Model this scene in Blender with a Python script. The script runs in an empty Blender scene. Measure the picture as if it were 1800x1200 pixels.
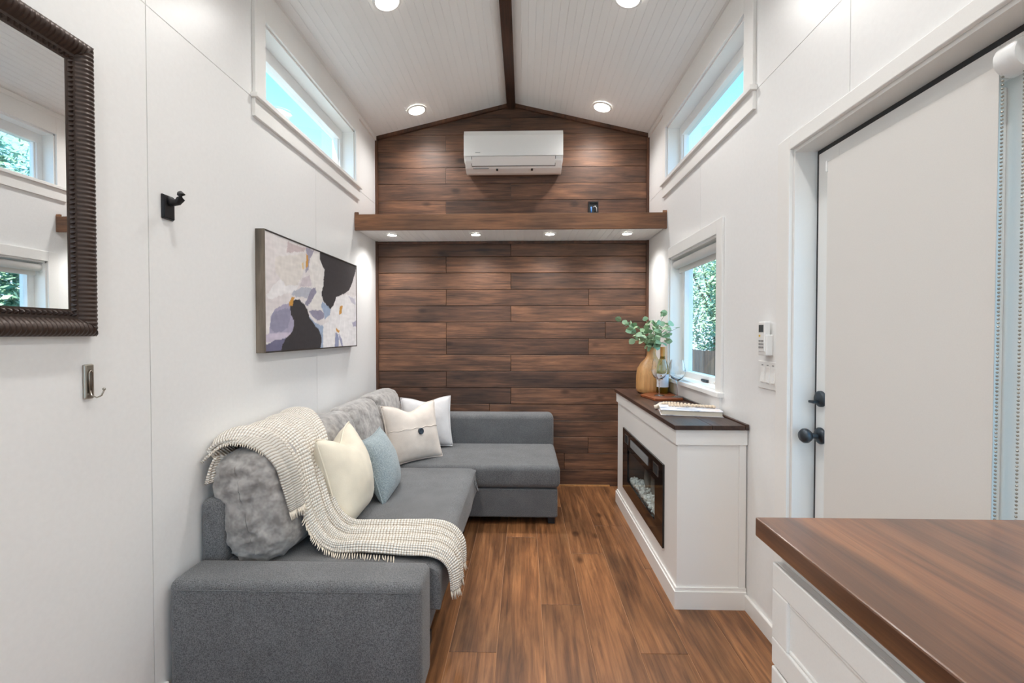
import bpy, bmesh, math, random
from mathutils import Vector, Matrix, noise
random.seed(7)
SC = bpy.context.scene
COL = SC.collection
PI = math.pi

# ------------------------------------------------------------------ camera
cam = bpy.data.cameras.new('camera'); cam.sensor_width = 36.0; cam.lens = 16.0
cam.clip_start = 0.02
camo = bpy.data.objects.new('camera', cam); COL.objects.link(camo)
camo.location = (0, 0, 1.32)
_f = Vector((-0.02623695, 0.99950271, -0.0174913))
camo.rotation_euler = _f.to_track_quat('-Z', 'Y').to_euler()
SC.camera = camo

# ------------------------------------------------------------------ world, sun, exposure
W = bpy.data.worlds.new('sky'); SC.world = W; W.use_nodes = True
wn = W.node_tree.nodes; wl = W.node_tree.links
bg = wn['Background']
geo = wn.new('ShaderNodeTexCoord'); sep = wn.new('ShaderNodeSeparateXYZ'); ramp = wn.new('ShaderNodeValToRGB')
wl.new(geo.outputs['Generated'], sep.inputs[0]); wl.new(sep.outputs['Z'], ramp.inputs[0])
ramp.color_ramp.elements[0].position = 0.0; ramp.color_ramp.elements[0].color = (.62, .79, 1.0, 1)
ramp.color_ramp.elements[1].position = 0.55; ramp.color_ramp.elements[1].color = (.03, .40, .76, 1)
wl.new(ramp.outputs[0], bg.inputs[0]); bg.inputs[1].default_value = 1.5
sun = bpy.data.lights.new('sun', 'SUN'); sun.energy = 6.0; sun.angle = .01; sun.color = (1, .96, .88)
suno = bpy.data.objects.new('sun', sun); COL.objects.link(suno)
suno.rotation_euler = Vector((.22, .62, -.75)).to_track_quat('-Z', 'Y').to_euler()
SC.view_settings.view_transform = 'Standard'; SC.view_settings.look = 'None'
SC.view_settings.gamma = 1; SC.view_settings.use_curve_mapping = False
SC.view_settings.exposure = 1.16
SC.cycles.diffuse_bounces = 8
LAMP_W = 24.0      # ceiling downlights
SOFFIT_W = 13.0     # small downlights under the ledge

# ------------------------------------------------------------------ dimensions
XL, XR, YB, YR = -1.285, 1.065, 3.94, -2.7
ZW, ZR, XM = 3.015, 3.29, -.11

# ------------------------------------------------------------------ materials
def rgb(*c):
    return tuple((v / 255 / 12.92 if v / 255 <= .04045 else ((v / 255 + .055) / 1.055) ** 2.4) for v in c) + (1,)
def nodes(name):
    m = bpy.data.materials.new(name); m.use_nodes = True
    t = m.node_tree
    return m, t, t.nodes['Principled BSDF']
def N(t, kind, **kw):
    n = t.nodes.new(kind)
    for k, v in kw.items(): setattr(n, k, v)
    return n
def coords(t, scale, rand=False, kind='Object'):
    tc = N(t, 'ShaderNodeTexCoord'); mp = N(t, 'ShaderNodeMapping')
    mp.inputs['Scale'].default_value = scale
    t.links.new(tc.outputs[kind], mp.inputs[0])
    if rand:
        oi = N(t, 'ShaderNodeObjectInfo'); mu = N(t, 'ShaderNodeMath', operation='MULTIPLY'); mu.inputs[1].default_value = 57.0
        t.links.new(oi.outputs['Random'], mu.inputs[0]); t.links.new(mu.outputs[0], mp.inputs['Location'])
    return mp.outputs[0]
def noise_tex(t, vec, scale, detail=4, rough=.6, dist=0):
    n = N(t, 'ShaderNodeTexNoise'); n.inputs['Scale'].default_value = scale; n.inputs['Detail'].default_value = detail
    n.inputs['Roughness'].default_value = rough; n.inputs['Distortion'].default_value = dist
    t.links.new(vec, n.inputs['Vector']); return n.outputs['Fac']
def ramp_of(t, fac, stops):
    r = N(t, 'ShaderNodeValToRGB'); e = r.color_ramp.elements
    while len(e) < len(stops): e.new(.5)
    for k, (p, c) in enumerate(stops): e[k].position = p; e[k].color = c
    t.links.new(fac, r.inputs[0]); return r.outputs[0]
def mix(t, a, b, fac, mode='MIX'):
    m = N(t, 'ShaderNodeMix', data_type='RGBA', blend_type=mode)
    for s, v in ((m.inputs[6], a), (m.inputs[7], b), (m.inputs[0], fac)):
        if hasattr(v, 'links'): t.links.new(v, s)
        else: s.default_value = v
    return m.outputs[2]
def bump(t, b, h, strength, dist=.01):
    n = N(t, 'ShaderNodeBump'); n.inputs['Strength'].default_value = strength; n.inputs['Distance'].default_value = dist
    t.links.new(h, n.inputs['Height']); t.links.new(n.outputs[0], b.inputs['Normal'])
def plain(name, c, rough=.5, metal=0, spec=.5, grain=0, gscale=300, **kw):
    m, t, b = nodes(name)
    b.inputs['Base Color'].default_value = c; b.inputs['Roughness'].default_value = rough
    b.inputs['Metallic'].default_value = metal; b.inputs['Specular IOR Level'].default_value = spec
    for k, v in kw.items(): b.inputs[k.replace('_', ' ')].default_value = v
    v = coords(t, (1, 1, 1)); f = noise_tex(t, v, gscale, 3)
    lo = tuple(x * .93 for x in c[:3]) + (1,)
    t.links.new(mix(t, lo, c, f), b.inputs['Base Color'])
    if grain: bump(t, b, f, grain, .004)
    return m
def wood(name, stops, along, rough=.45, tone=.35, knots=True, gs=1.0, bstr=.25):
    # along: axis index of the grain
    m, t, b = nodes(name)
    sc = [22 * gs] * 3; sc[along] = 1.3 * gs
    v = coords(t, tuple(sc), True)
    f = noise_tex(t, v, 1.6, 8, .65, .6)
    base = ramp_of(t, f, stops)
    sc2 = [5 * gs] * 3; sc2[along] = 1.6 * gs
    v2 = coords(t, tuple(sc2), True)
    blot = noise_tex(t, v2, 1.0, 3, .55)
    grey = ramp_of(t, blot, [(.36, (.42, .44, .47, 1)), (.60, (1, 1, 1, 1))])
    base = mix(t, base, grey, .85, 'MULTIPLY')
    oi = N(t, 'ShaderNodeObjectInfo')
    tr = ramp_of(t, oi.outputs['Random'], [(0, (1 - tone, 1 - tone, 1 - tone * .9, 1)), (1, (1 + tone * .4, 1 + tone * .3, 1 + tone * .2, 1))])
    base = mix(t, base, tr, 1.0, 'MULTIPLY')
    if knots:
        sc3 = [4.5] * 3; sc3[along] = 2.4
        vo = N(t, 'ShaderNodeTexVoronoi'); vo.inputs['Scale'].default_value = 1.0
        t.links.new(coords(t, tuple(sc3), True), vo.inputs['Vector'])
        k = ramp_of(t, vo.outputs['Distance'], [(.05, (.25, .22, .2, 1)), (.13, (1, 1, 1, 1))])
        base = mix(t, base, k, .8, 'MULTIPLY')
    sc4 = [90 * gs] * 3; sc4[along] = 3.0 * gs
    fine = noise_tex(t, coords(t, tuple(sc4), True), 1.5, 5, .7, .3)
    base = mix(t, base, ramp_of(t, fine, [(.30, (.52, .50, .48, 1)), (.46, (.98, .98, .98, 1)), (.7, (1.12, 1.10, 1.08, 1))]), .75, 'MULTIPLY')
    t.links.new(base, b.inputs['Base Color']); b.inputs['Roughness'].default_value = rough
    bump(t, b, fine, bstr, .004)
    return m
M = {}
M['wall'] = plain('white_satin_paint', rgb(243, 243, 242), .33, grain=.03, gscale=60)
M['trim'] = plain('white_trim_paint', rgb(243, 242, 239), .35)
M['ceil'] = plain('white_ceiling_paint', rgb(246, 246, 245), .4)
M['seam'] = plain('panel_joint', rgb(176, 160, 140), .8)
M['wallwood'] = wood('stained_shiplap', [(.28, rgb(66, 48, 39)), (.44, rgb(104, 74, 56)), (.58, rgb(130, 92, 68)), (.74, rgb(158, 115, 86))], 0, .5, .42, True, 1.35)
M['beam'] = wood('dark_beam_wood', [(.3, rgb(46, 30, 22)), (.55, rgb(80, 52, 38)), (.75, rgb(104, 68, 48))], 1, .45, .1, False)
M['fascia'] = wood('fascia_wood', [(.3, rgb(96, 64, 44)), (.5, rgb(138, 94, 64)), (.75, rgb(168, 120, 84))], 0, .42, .05)
M['trimwood'] = wood('stained_trim_wood', [(.3, rgb(62, 40, 28)), (.55, rgb(100, 64, 43)), (.75, rgb(124, 80, 54))], 2, .45, .1, False)
M['floor'] = wood('floor_plank_wood', [(.28, rgb(88, 57, 36)), (.45, rgb(132, 88, 55)), (.58, rgb(160, 110, 70)), (.76, rgb(188, 136, 90))], 1, .36, .24, True, .9, .12)
M['floorgap'] = plain('floor_bevel', rgb(176, 132, 98), .6)
M['counter'] = wood('counter_wood', [(.3, rgb(84, 52, 32)), (.5, rgb(128, 82, 52)), (.75, rgb(160, 108, 68))], 1, .3, .0, False, .7, .05)
_c = M['counter'].node_tree.nodes['Principled BSDF']; _c.inputs['Coat Weight'].default_value = .7; _c.inputs['Coat Roughness'].default_value = .16
M['contop'] = wood('console_top_wood', [(.3, rgb(48, 32, 26)), (.55, rgb(82, 56, 44)), (.75, rgb(104, 74, 58))], 1, .4, .1, False)
M['sofa'] = None
def fabric(name, c1, c2, scale, rough=.95, sheen=.2, bs=.35):
    m, t, b = nodes(name)
    v = coords(t, (1, 1, 1)); f = noise_tex(t, v, scale, 2, .7)
    g = noise_tex(t, v, 7, 2)
    c = mix(t, c1, c2, ramp_of(t, f, [(.35, (0, 0, 0, 1)), (.65, (1, 1, 1, 1))]))
    c = mix(t, c, ramp_of(t, g, [(.3, (.88, .88, .88, 1)), (.7, (1.06, 1.06, 1.06, 1))]), 1, 'MULTIPLY')
    t.links.new(c, b.inputs['Base Color']); b.inputs['Roughness'].default_value = rough
    b.inputs['Sheen Weight'].default_value = sheen; b.inputs['Specular IOR Level'].default_value = .2
    bump(t, b, f, bs, .003)
    return m
M['sofa'] = fabric('grey_woven_fabric', rgb(74, 75, 77), rgb(130, 131, 132), 330)
M['velvet'] = fabric('grey_crushed_velvet', rgb(134, 130, 127), rgb(180, 176, 172), 22, .6, .5, .7)
M['cream'] = fabric('cream_cotton', rgb(232, 223, 202), rgb(240, 232, 214), 500)
M['linen'] = fabric('off_white_linen', rgb(226, 214, 202), rgb(238, 228, 218), 420)
M['pale'] = fabric('pale_grey_linen', rgb(214, 212, 212), rgb(228, 226, 226), 420)
M['blue'] = fabric('blue_grey_chenille', rgb(132, 146, 150), rgb(168, 180, 184), 150, .95, .3, .8)
M['fringe'] = plain('cream_yarn', rgb(232, 222, 206), .95)
def knit():
    m, t, b = nodes('ribbed_knit')
    uv = N(t, 'ShaderNodeUVMap')
    def wave(scale, d):
        w = N(t, 'ShaderNodeTexWave', bands_direction=d); w.inputs['Scale'].default_value = scale
        w.inputs['Distortion'].default_value = 1.2; w.inputs['Detail'].default_value = 1; w.inputs['Detail Scale'].default_value = 3
        t.links.new(uv.outputs[0], w.inputs['Vector']); return w.outputs['Fac']
    a = wave(30, 'X'); c = wave(24, 'Y')
    col = ramp_of(t, a, [(.05, rgb(196, 182, 164)), (.28, rgb(242, 236, 226)), (1, rgb(250, 246, 238))])
    col = mix(t, col, ramp_of(t, c, [(0, (.84, .82, .8, 1)), (.4, (1, 1, 1, 1))]), .7, 'MULTIPLY')
    t.links.new(col, b.inputs['Base Color']); b.inputs['Roughness'].default_value = .95
    s = N(t, 'ShaderNodeMath', operation='ADD'); t.links.new(a, s.inputs[0]); t.links.new(c, s.inputs[1])
    bump(t, b, s.outputs[0], .7, .006); return m
M['knit'] = knit()
M['black'] = plain('black_metal', rgb(38, 38, 40), .4, .3)
M['plastic'] = plain('white_plastic', rgb(240, 240, 238), .3)
M['greyplastic'] = plain('grey_plastic', rgb(150, 152, 152), .4)
M['darkgap'] = plain('dark_slot', rgb(40, 42, 42), .7)
M['chrome'] = plain('brushed_nickel', rgb(176, 170, 160), .28, 1)
M['bronze'] = plain('dark_pewter', rgb(74, 80, 86), .35, .8)
M['mirrorframe'] = plain('dark_carved_wood', rgb(66, 52, 45), .38, .25)
M['mirror'] = plain('mirror_silver', (.92, .93, .93, 1), .01, 1)
M['firewood'] = plain('black_gloss_glass', rgb(20, 19, 19), .06)
M['rubber'] = plain('dark_weatherstrip', rgb(52, 54, 58), .6)
M['blind'] = plain('roller_fabric', rgb(226, 224, 220), .8)
M['vase'] = wood('pale_turned_wood', [(.3, rgb(196, 140, 84)), (.55, rgb(216, 162, 104)), (.75, rgb(228, 180, 124))], 2, .4, .0, False, 1, .05)
M['board'] = wood('cherry_board_wood', [(.3, rgb(128, 66, 36)), (.6, rgb(166, 92, 52)), (.8, rgb(180, 106, 62))], 0, .4, .0, False, 1, .05)
M['paper'] = plain('book_pages', rgb(226, 218, 200), .8)
M['bead'] = plain('pale_wood_bead', rgb(230, 212, 188), .6)
M['shell'] = plain('sea_shell', rgb(236, 226, 214), .5)
M['foil'] = plain('gold_foil', rgb(186, 132, 66), .4, .4)
M['lens'] = nodes('lamp_lens')[0]
_b = M['lens'].node_tree.nodes['Principled BSDF']; _b.inputs['Emission Color'].default_value = (1, .95, .86, 1); _b.inputs['Emission Strength'].default_value = 9
def glass(name, tint, rough=0.0, ior=1.45):
    m, t, b = nodes(name)
    b.inputs['Base Color'].default_value = tint; b.inputs['Transmission Weight'].default_value = 1
    b.inputs['Roughness'].default_value = rough; b.inputs['IOR'].default_value = ior
    return m
def pane_mat():
    m, t, b = nodes('window_glass')
    t.nodes.remove(b); out = t.nodes['Material Output']
    tr = N(t, 'ShaderNodeBsdfTransparent'); gl = N(t, 'ShaderNodeBsdfGlossy'); gl.inputs['Roughness'].default_value = .0
    tr.inputs[0].default_value = (.95, .99, 1, 1)
    ge = N(t, 'ShaderNodeNewGeometry'); dt = N(t, 'ShaderNodeVectorMath', operation='DOT_PRODUCT')
    t.links.new(ge.outputs['Normal'], dt.inputs[0]); t.links.new(ge.outputs['Incoming'], dt.inputs[1])
    def math_(op, a, b):
        n = N(t, 'ShaderNodeMath', operation=op)
        for k, v in enumerate((a, b)):
            if hasattr(v, 'links'): t.links.new(v, n.inputs[k])
            elif v is not None: n.inputs[k].default_value = v
        return n.outputs[0]
    c1 = math_('SUBTRACT', 1.0, math_('ABSOLUTE', dt.outputs['Value'], None))
    fac = math_('ADD', math_('MULTIPLY', math_('POWER', c1, 5.0), .5), .03)   # thin sheet reflectance, both faces alike
    mx = N(t, 'ShaderNodeMixShader'); t.links.new(fac, mx.inputs[0]); t.links.new(tr.outputs[0], mx.inputs[1]); t.links.new(gl.outputs[0], mx.inputs[2])
    t.links.new(mx.outputs[0], out.inputs[0]); return m
M['pane'] = pane_mat()
M['wineglass'] = None
M['wineglass'] = glass('thin_clear_glass', (1, 1, 1, 1), 0, 1.45)
M['bottle'] = glass('olive_bottle_glass', rgb(196, 186, 110), 0, 1.3)
M['label'] = plain('bottle_label', rgb(226, 228, 234), .6)
def leafmat(name, a, b_):
    m, t, b = nodes(name)
    oi = N(t, 'ShaderNodeObjectInfo'); v = coords(t, (1, 1, 1)); f = noise_tex(t, v, 9, 2)
    c = mix(t, a, b_, f); c = mix(t, c, ramp_of(t, oi.outputs['Random'], [(0, (.8, .9, .85, 1)), (1, (1.1, 1.08, 1.0, 1))]), 1, 'MULTIPLY')
    t.links.new(c, b.inputs['Base Color']); b.inputs['Roughness'].default_value = .5
    return m
M['euc'] = leafmat('eucalyptus_leaf', rgb(136, 168, 136), rgb(176, 200, 164))
M['stem'] = plain('brown_stem', rgb(124, 104, 78), .7)
M['foliage'] = leafmat('tree_leaf', rgb(92, 126, 96), rgb(186, 206, 174))
M['palm'] = leafmat('palm_leaf', rgb(70, 100, 60), rgb(130, 150, 90))
M['bark'] = plain('bark', rgb(92, 76, 62), .9)
M['fence'] = wood('weathered_fence', [(.3, rgb(70, 56, 46)), (.6, rgb(104, 84, 70)), (.8, rgb(124, 102, 86))], 2, .8, .2, False)
M['grass'] = plain('pale_gravel', rgb(158, 152, 142), .95, gscale=40)
M['canvas'] = None

# ------------------------------------------------------------------ mesh helpers
def tag(o, label=None, cat=None, group=None, kind=None):
    if label: o['label'] = label
    if cat: o['category'] = cat
    if group: o['group'] = group
    if kind: o['kind'] = kind
    return o
def link(o, parent=None):
    COL.objects.link(o)
    if parent is not None:
        o.parent = parent
        p = parent; loc = Vector((0, 0, 0))
        while p is not None: loc += p.location; p = p.parent
        o.matrix_parent_inverse = Matrix.Translation(-loc) if parent.parent is None else Matrix.Identity(4)
    return o
def thing(name, label, cat, loc, group=None):
    o = bpy.data.objects.new(name, None); o.empty_display_size = .05; o.location = loc; COL.objects.link(o)
    return tag(o, label, cat, group)
def from_bm(name, bm, mat, parent=None, smooth=False):
    bmesh.ops.recalc_face_normals(bm, faces=bm.faces[:])
    me = bpy.data.meshes.new(name); bm.to_mesh(me); bm.free()
    me.materials.append(mat if not isinstance(mat, str) else M[mat])
    if smooth: me.polygons.foreach_set('use_smooth', [True] * len(me.polygons))
    o = bpy.data.objects.new(name, me)
    link(o, parent)
    if parent is None and me.vertices:          # origin at the base of a top-level mesh
        xs = [v.co for v in me.vertices]
        c = Vector(((min(v.x for v in xs) + max(v.x for v in xs)) / 2, (min(v.y for v in xs) + max(v.y for v in xs)) / 2, min(v.z for v in xs)))
        me.transform(Matrix.Translation(-c)); o.location = c
    return o
def bm_box(bm, x0, x1, y0, y1, z0, z1, bev=0, seg=2):
    r = bmesh.ops.create_cube(bm, size=1)
    vs = r['verts']
    for v in vs:
        v.co = Vector(((x0 + x1) / 2 + v.co.x * (x1 - x0), (y0 + y1) / 2 + v.co.y * (y1 - y0), (z0 + z1) / 2 + v.co.z * (z1 - z0)))
    if bev:
        es = list({e for v in vs for e in v.link_edges})
        bmesh.ops.bevel(bm, geom=es, offset=bev, segments=seg, affect='EDGES', profile=.5)
def box(name, x0, x1, y0, y1, z0, z1, mat, parent=None, bev=0, seg=2, smooth=False):
    bm = bmesh.new(); bm_box(bm, x0, x1, y0, y1, z0, z1, bev, seg)
    return from_bm(name, bm, mat, parent, smooth)
def bm_tube(bm, pts, r, n=8, closed=False):
    pts = [Vector(p) for p in pts]; rings = []
    up = Vector((0, 0, 1))
    for i, p in enumerate(pts):
        a = pts[max(i - 1, 0)]; b = pts[min(i + 1, len(pts) - 1)]
        d = (b - a).normalized(); s = d.cross(up)
        if s.length < .05: s = d.cross(Vector((1, 0, 0)))
        s.normalize(); u = s.cross(d)
        rr = r[i] if isinstance(r, (list, tuple)) else r
        rings.append([bm.verts.new(p + s * math.cos(2 * PI * k / n) * rr + u * math.sin(2 * PI * k / n) * rr) for k in range(n)])
    for a, b in zip(rings, rings[1:]):
        for k in range(n): bm.faces.new((a[k], a[(k + 1) % n], b[(k + 1) % n], b[k]))
    bm.faces.new(rings[0]); bm.faces.new(rings[-1][::-1])
def tube(name, pts, r, mat, parent=None, n=8):
    bm = bmesh.new(); bm_tube(bm, pts, r, n); return from_bm(name, bm, mat, parent, True)
def lathe(name, prof, c, mat, parent=None, n=28, axis='z', caps=True):
    bm = bmesh.new(); rings = []
    for r, h in prof:
        ring = []
        for k in range(n):
            a = 2 * PI * k / n; p = (r * math.cos(a), r * math.sin(a), h)
            if axis == 'x': p = (h, p[0], p[1])
            if axis == 'y': p = (p[0], h, p[1])
            ring.append(bm.verts.new(Vector(c) + Vector(p)))
        rings.append(ring)
    for a, b in zip(rings, rings[1:]):
        for k in range(n): bm.faces.new((a[k], a[(k + 1) % n], b[(k + 1) % n], b[k]))
    if caps: bm.faces.new(rings[0][::-1]); bm.faces.new(rings[-1])
    o = from_bm(name, bm, mat, parent, True)
    es = o.modifiers.new('split', 'EDGE_SPLIT'); es.split_angle = math.radians(50)
    return o
def prism(name, poly, axis, a, b, mat, parent=None, bev=0):
    # poly: 2D outline in the two other axes, extruded along axis from a to b
    bm = bmesh.new()
    def P(u, v, w):
        return {'x': (w, u, v), 'y': (u, w, v), 'z': (u, v, w)}[axis]
    A = [bm.verts.new(P(u, v, a)) for u, v in poly]; B = [bm.verts.new(P(u, v, b)) for u, v in poly]
    bm.faces.new(A); bm.faces.new(B[::-1])
    n = len(poly)
    for k in range(n): bm.faces.new((A[k], A[(k + 1) % n], B[(k + 1) % n], B[k]))
    if bev: bmesh.ops.bevel(bm, geom=bm.edges[:], offset=bev, segments=2, affect='EDGES', profile=.5)
    return from_bm(name, bm, mat, parent)
def struct(o):
    o['kind'] = 'structure'; return o
def cells(lo, hi, cuts):
    c = sorted({lo, hi, *[v for v in cuts if lo < v < hi]}); return list(zip(c, c[1:]))
def holed(bm, x0, x1, y0, y1, z0, z1, holes):
    for a, b in cells(y0, y1, [v for h in holes for v in h[:2]]):
        for c, d in cells(z0, z1, [v for h in holes for v in h[2:]]):
            my, mz = (a + b) / 2, (c + d) / 2
            if any(h[0] < my < h[1] and h[2] < mz < h[3] for h in holes): continue
            bm_box(bm, x0, x1, a, b, c, d)

# ------------------------------------------------------------------ room shell
CLER = (2.23, 3.435, 2.455, 2.85)          # both high windows: y0 y1 z0 z1
LOWW = (2.53, 3.36, 1.0, 1.865)
DOOR = (.93, 1.84, 0.0, 2.045)
floor = struct(box('floor', XL - .15, XR + .15, YR, YB, -.06, -.0025, 'floorgap'))
# floor planks, .198 m wide, running away from the camera
k = 0
x = -.113 - .198 * 6
joints = {-2: [1.1], -1: [2.06, 3.3], 0: [1.62, 3.02], 1: [2.35], 2: [2.66], 3: [3.03, 1.9], 4: [2.7], 5: [2.2]}
for i in range(-6, 7):
    xa, xb = -.113 + .198 * i, -.113 + .198 * (i + 1)
    xa, xb = max(xa, XL), min(xb, XR)
    if xb - xa < .01: continue
    js = {-6: [2.0], -5: [1.3, 2.6], -4: [1.9, 3.1], -3: [1.2, 2.4], -2: [1.15, 2.62], -1: [1.86, 3.5], 0: [1.64, 2.93], 1: [2.2, 3.45], 2: [2.72], 3: [1.87, 3.12], 4: [2.55], 5: [1.5, 2.9]}.get(i, [2.0])
    cuts = [YR] + [-1.6 + .3 * (i % 4), -.3 + .2 * (i % 3)] + js + [YB]
    for a, b in zip(cuts, cuts[1:]):
        box('floor_plank', xa + .0012, xb - .0012, a + .0012, b - .0012, -.008, 0, 'floor', floor, .0012, 1)

def side_wall(name, x0, x1, holes, inner):
    bm = bmesh.new(); holed(bm, x0, x1, YR, YB, 0, ZW + .05, holes)
    w = struct(from_bm(name, bm, 'seam'))
    s = 1 if inner > (x0 + x1) / 2 else -1
    cols = [YR, -.91, .31, 1.531, 2.79, YB]
    for a, b in zip(cols, cols[1:]):
        for c, d in ((0, 2.437), (2.437, ZW + .03)):
            bm = bmesh.new()
            holed(bm, min(inner, inner + s * .008), max(inner, inner + s * .008), a + .0015, b - .0015, c + .0015, d - .0015, holes)
            q = from_bm('wall_panel', bm, 'wall', None)
            me = q.data; me.transform(Matrix.Translation(q.location)); q.location = (0, 0, 0)
            q.parent = w; q.matrix_parent_inverse = Matrix.Translation(-w.location)
    return w
side_wall('wall_left', XL - .16, XL - .008, [CLER], XL - .008)
side_wall('wall_right', XR + .008, XR + .16, [CLER, LOWW, DOOR], XR + .008)
# rear wall behind the viewer with an unseen wide window added for more daylight
bm = bmesh.new()
for (a, b, c, d) in ((XL, -1.1, 0, 3.4), (.9, XR, 0, 3.4), (-1.1, .9, 0, .12), (-1.1, .9, 2.5, 3.4)): bm_box(bm, a, b, YR - .12, YR, c, d)
struct(from_bm('wall_rear', bm, 'wall'))
bm = bmesh.new()
for a, b in ((-1.1, -1.04), (-.13, -.07), (.84, .9)): bm_box(bm, a, b, YR - .09, YR - .03, .12, 2.5)
for a, b in ((.12, .18), (2.44, 2.5)): bm_box(bm, -1.04, .84, YR - .085, YR - .035, a, b)
wr = struct(from_bm('window_4', bm, 'trim'))
box('pane', -1.04, .84, YR - .062, YR - .058, .18, 2.44, 'pane', wr)

# back wall with stained boards
wb = struct(box('wall_back', XL - .15, XR + .15, YB + .016, YB + .12, -.02, 3.4, 'darkgap'))
def ztop(x): return ZR - (abs(x - XM) / ((XR - XM) if x > XM else (XM - XL))) * (ZR - ZW)
x784, x898, x1034 = -.675, -.113, .556
rows_low = [[x898], [x784], [x898], [x784, x1034], [x898], [x784, .70], [x784, x1034], [x898], [x784], [x898], [-.3], [.1], [x1034], [.35], [-.5]]
zt = 2.115
z = 1.985
edges = [2.118, 1.985] + [1.985 - .1418 * k for k in range(1, 15)]
edges[-1] = 0.0
for r, (a, b) in enumerate(zip(edges, edges[1:])):
    xs = [XL + .012] + sorted(rows_low[r % len(rows_low)]) + [XR - .012]
    for u, v in zip(xs, xs[1:]):
        d = random.uniform(0, .004)
        box('shiplap_board', u + .001, v - .001, YB - d, YB + .018, b + .0016, a - .0016, 'wallwood', wb, .0025, 1)
# upper boards follow the gable
edges = [2.16, 2.47, 2.61, 2.75, 2.89, 3.03, 3.17, 3.3]
rows_up = [[x784], [x898], [x784], [-.2], [x784], [x898], []]
for (a, b), br in zip(zip(edges, edges[1:]), rows_up):
    xs = [XL + .012] + br + [XR - .012]
    for u, v in zip(xs, xs[1:]):
        u += .001; v -= .001; lo, hi = a + .0016, b - .0016
        pts = [(u, lo), (v, lo)]
        # clip by the two slopes
        def clip(poly):
            for sgn in (-1, 1):
                def inside(p):
                    return p[1] <= (ZR - (p[0] - XM) * sgn * (ZR - ZW) / ((XR - XM) if sgn > 0 else (XM - XL)))
                out = []
                for i in range(len(poly)):
                    p, q = poly[i], poly[(i + 1) % len(poly)]
                    if inside(p): out.append(p)
                    if inside(p) != inside(q):
                        l, h = 0., 1.
                        ip = inside(p)
                        for _ in range(30):
                            m_ = (l + h) / 2; c = (p[0] + (q[0] - p[0]) * m_, p[1] + (q[1] - p[1]) * m_)
                            if inside(c) == ip: l = m_
                            else: h = m_
                        out.append((p[0] + (q[0] - p[0]) * l, p[1] + (q[1] - p[1]) * l))
                poly = out
                if not poly: return poly
            return poly
        poly = clip([(u, lo), (v, lo), (v, hi), (u, hi)])
        if len(poly) >= 3:
            o = prism('shiplap_board', poly, 'y', YB - random.uniform(0, .004), YB + .018, 'wallwood', wb)
# wood trims in the corners and along the gable
trims = 1
def trim(o):
    global trims
    o.name = 'trim_%d' % trims; trims += 1
    return struct(o)
for xa, xb in ((XL, XL + .02), (XR - .02, XR)):
    trim(box('trim', xa, xb, YB - .022, YB, 0, 2.118, 'trimwood'))
    trim(box('trim', xa, xb, YB - .022, YB, 2.14, ZW, 'trimwood'))
trim(box('trim', XL + .02, XR - .02, YB - .02, YB, 2.092, 2.112, 'trimwood'))
trim(prism('trim', [(XL, ZW - .03), (XM, ZR - .03), (XM, ZR), (XL, ZW)], 'y', YB - .025, YB, 'trimwood'))
trim(prism('trim', [(XM, ZR - .03), (XR, ZW - .03), (XR, ZW), (XM, ZR)], 'y', YB - .025, YB, 'trimwood'))
trim(box('trim', .24, .74, YB - .014, YB - .004, 0, .012, 'vase'))

# ceiling: two slopes of beadboard with real grooves
def ceil_slope(x0, z0, x1, z1, nm):
    bm = bmesh.new(); n = 26; pts = []
    d = Vector((x1 - x0, 0, z1 - z0)); L = d.length; d.normalize(); up = Vector((-d.z, 0, d.x))
    if up.z < 0: up = -up
    p0 = Vector((x0, 0, z0))
    for k in range(n):
        a, b = L * k / n, L * (k + 1) / n
        pts += [p0 + d * a + up * .0025, p0 + d * (a + .0018), p0 + d * (b - .0018), p0 + d * b + up * .0025]
    prev = None
    for p in pts:
        cur = (bm.verts.new((p.x, YR, p.z)), bm.verts.new((p.x, YB + .02, p.z)))
        if prev and (Vector(prev[0].co) - Vector(cur[0].co)).length > 1e-5: bm.faces.new((prev[0], cur[0], cur[1], prev[1]))
        prev = cur
    a = [Vector((x0, 0, z0)) + up * .08, Vector((x1, 0, z1)) + up * .08]
    q = [bm.verts.new((p.x, y, p.z)) for p in a for y in (YR, YB + .02)]
    bm.faces.new((q[0], q[1], q[3], q[2]))
    return from_bm(nm, bm, 'ceil')
cl = struct(ceil_slope(XL - .02, ZW - .004, XM, ZR, 'ceiling'))
cr = ceil_slope(XR + .02, ZW - .004, XM, ZR, 'ceiling_slope'); cr.name = 'ceiling_right'; struct(cr)
box('ridge_beam', XM - .036, XM + .036, YR, YB - .003, ZR - .05, ZR + .02, 'beam', cl, .004)
for s, xx in ((1, XL), (-1, XR)):          # crown strips where wall meets ceiling
    trim(prism('trim', [(xx, ZW - .035), (xx + s * .014, ZW - .035), (xx + s * .014, ZW + .001), (xx, ZW)], 'y', YR, YB - .026, 'trim'))
# baseboards
for nm, x0, x1, segs in (('baseboard_right', XR - .014, XR, ((1.93, 2.19), (3.6, YB - .023))), ('baseboard_left', XL, XL + .014, ((YR, 1.58),))):
    bm = bmesh.new()
    for a, b in segs: bm_box(bm, x0, x1, a, b, 0, .075, .003, 1)
    struct(from_bm(nm, bm, 'trim'))

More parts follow.
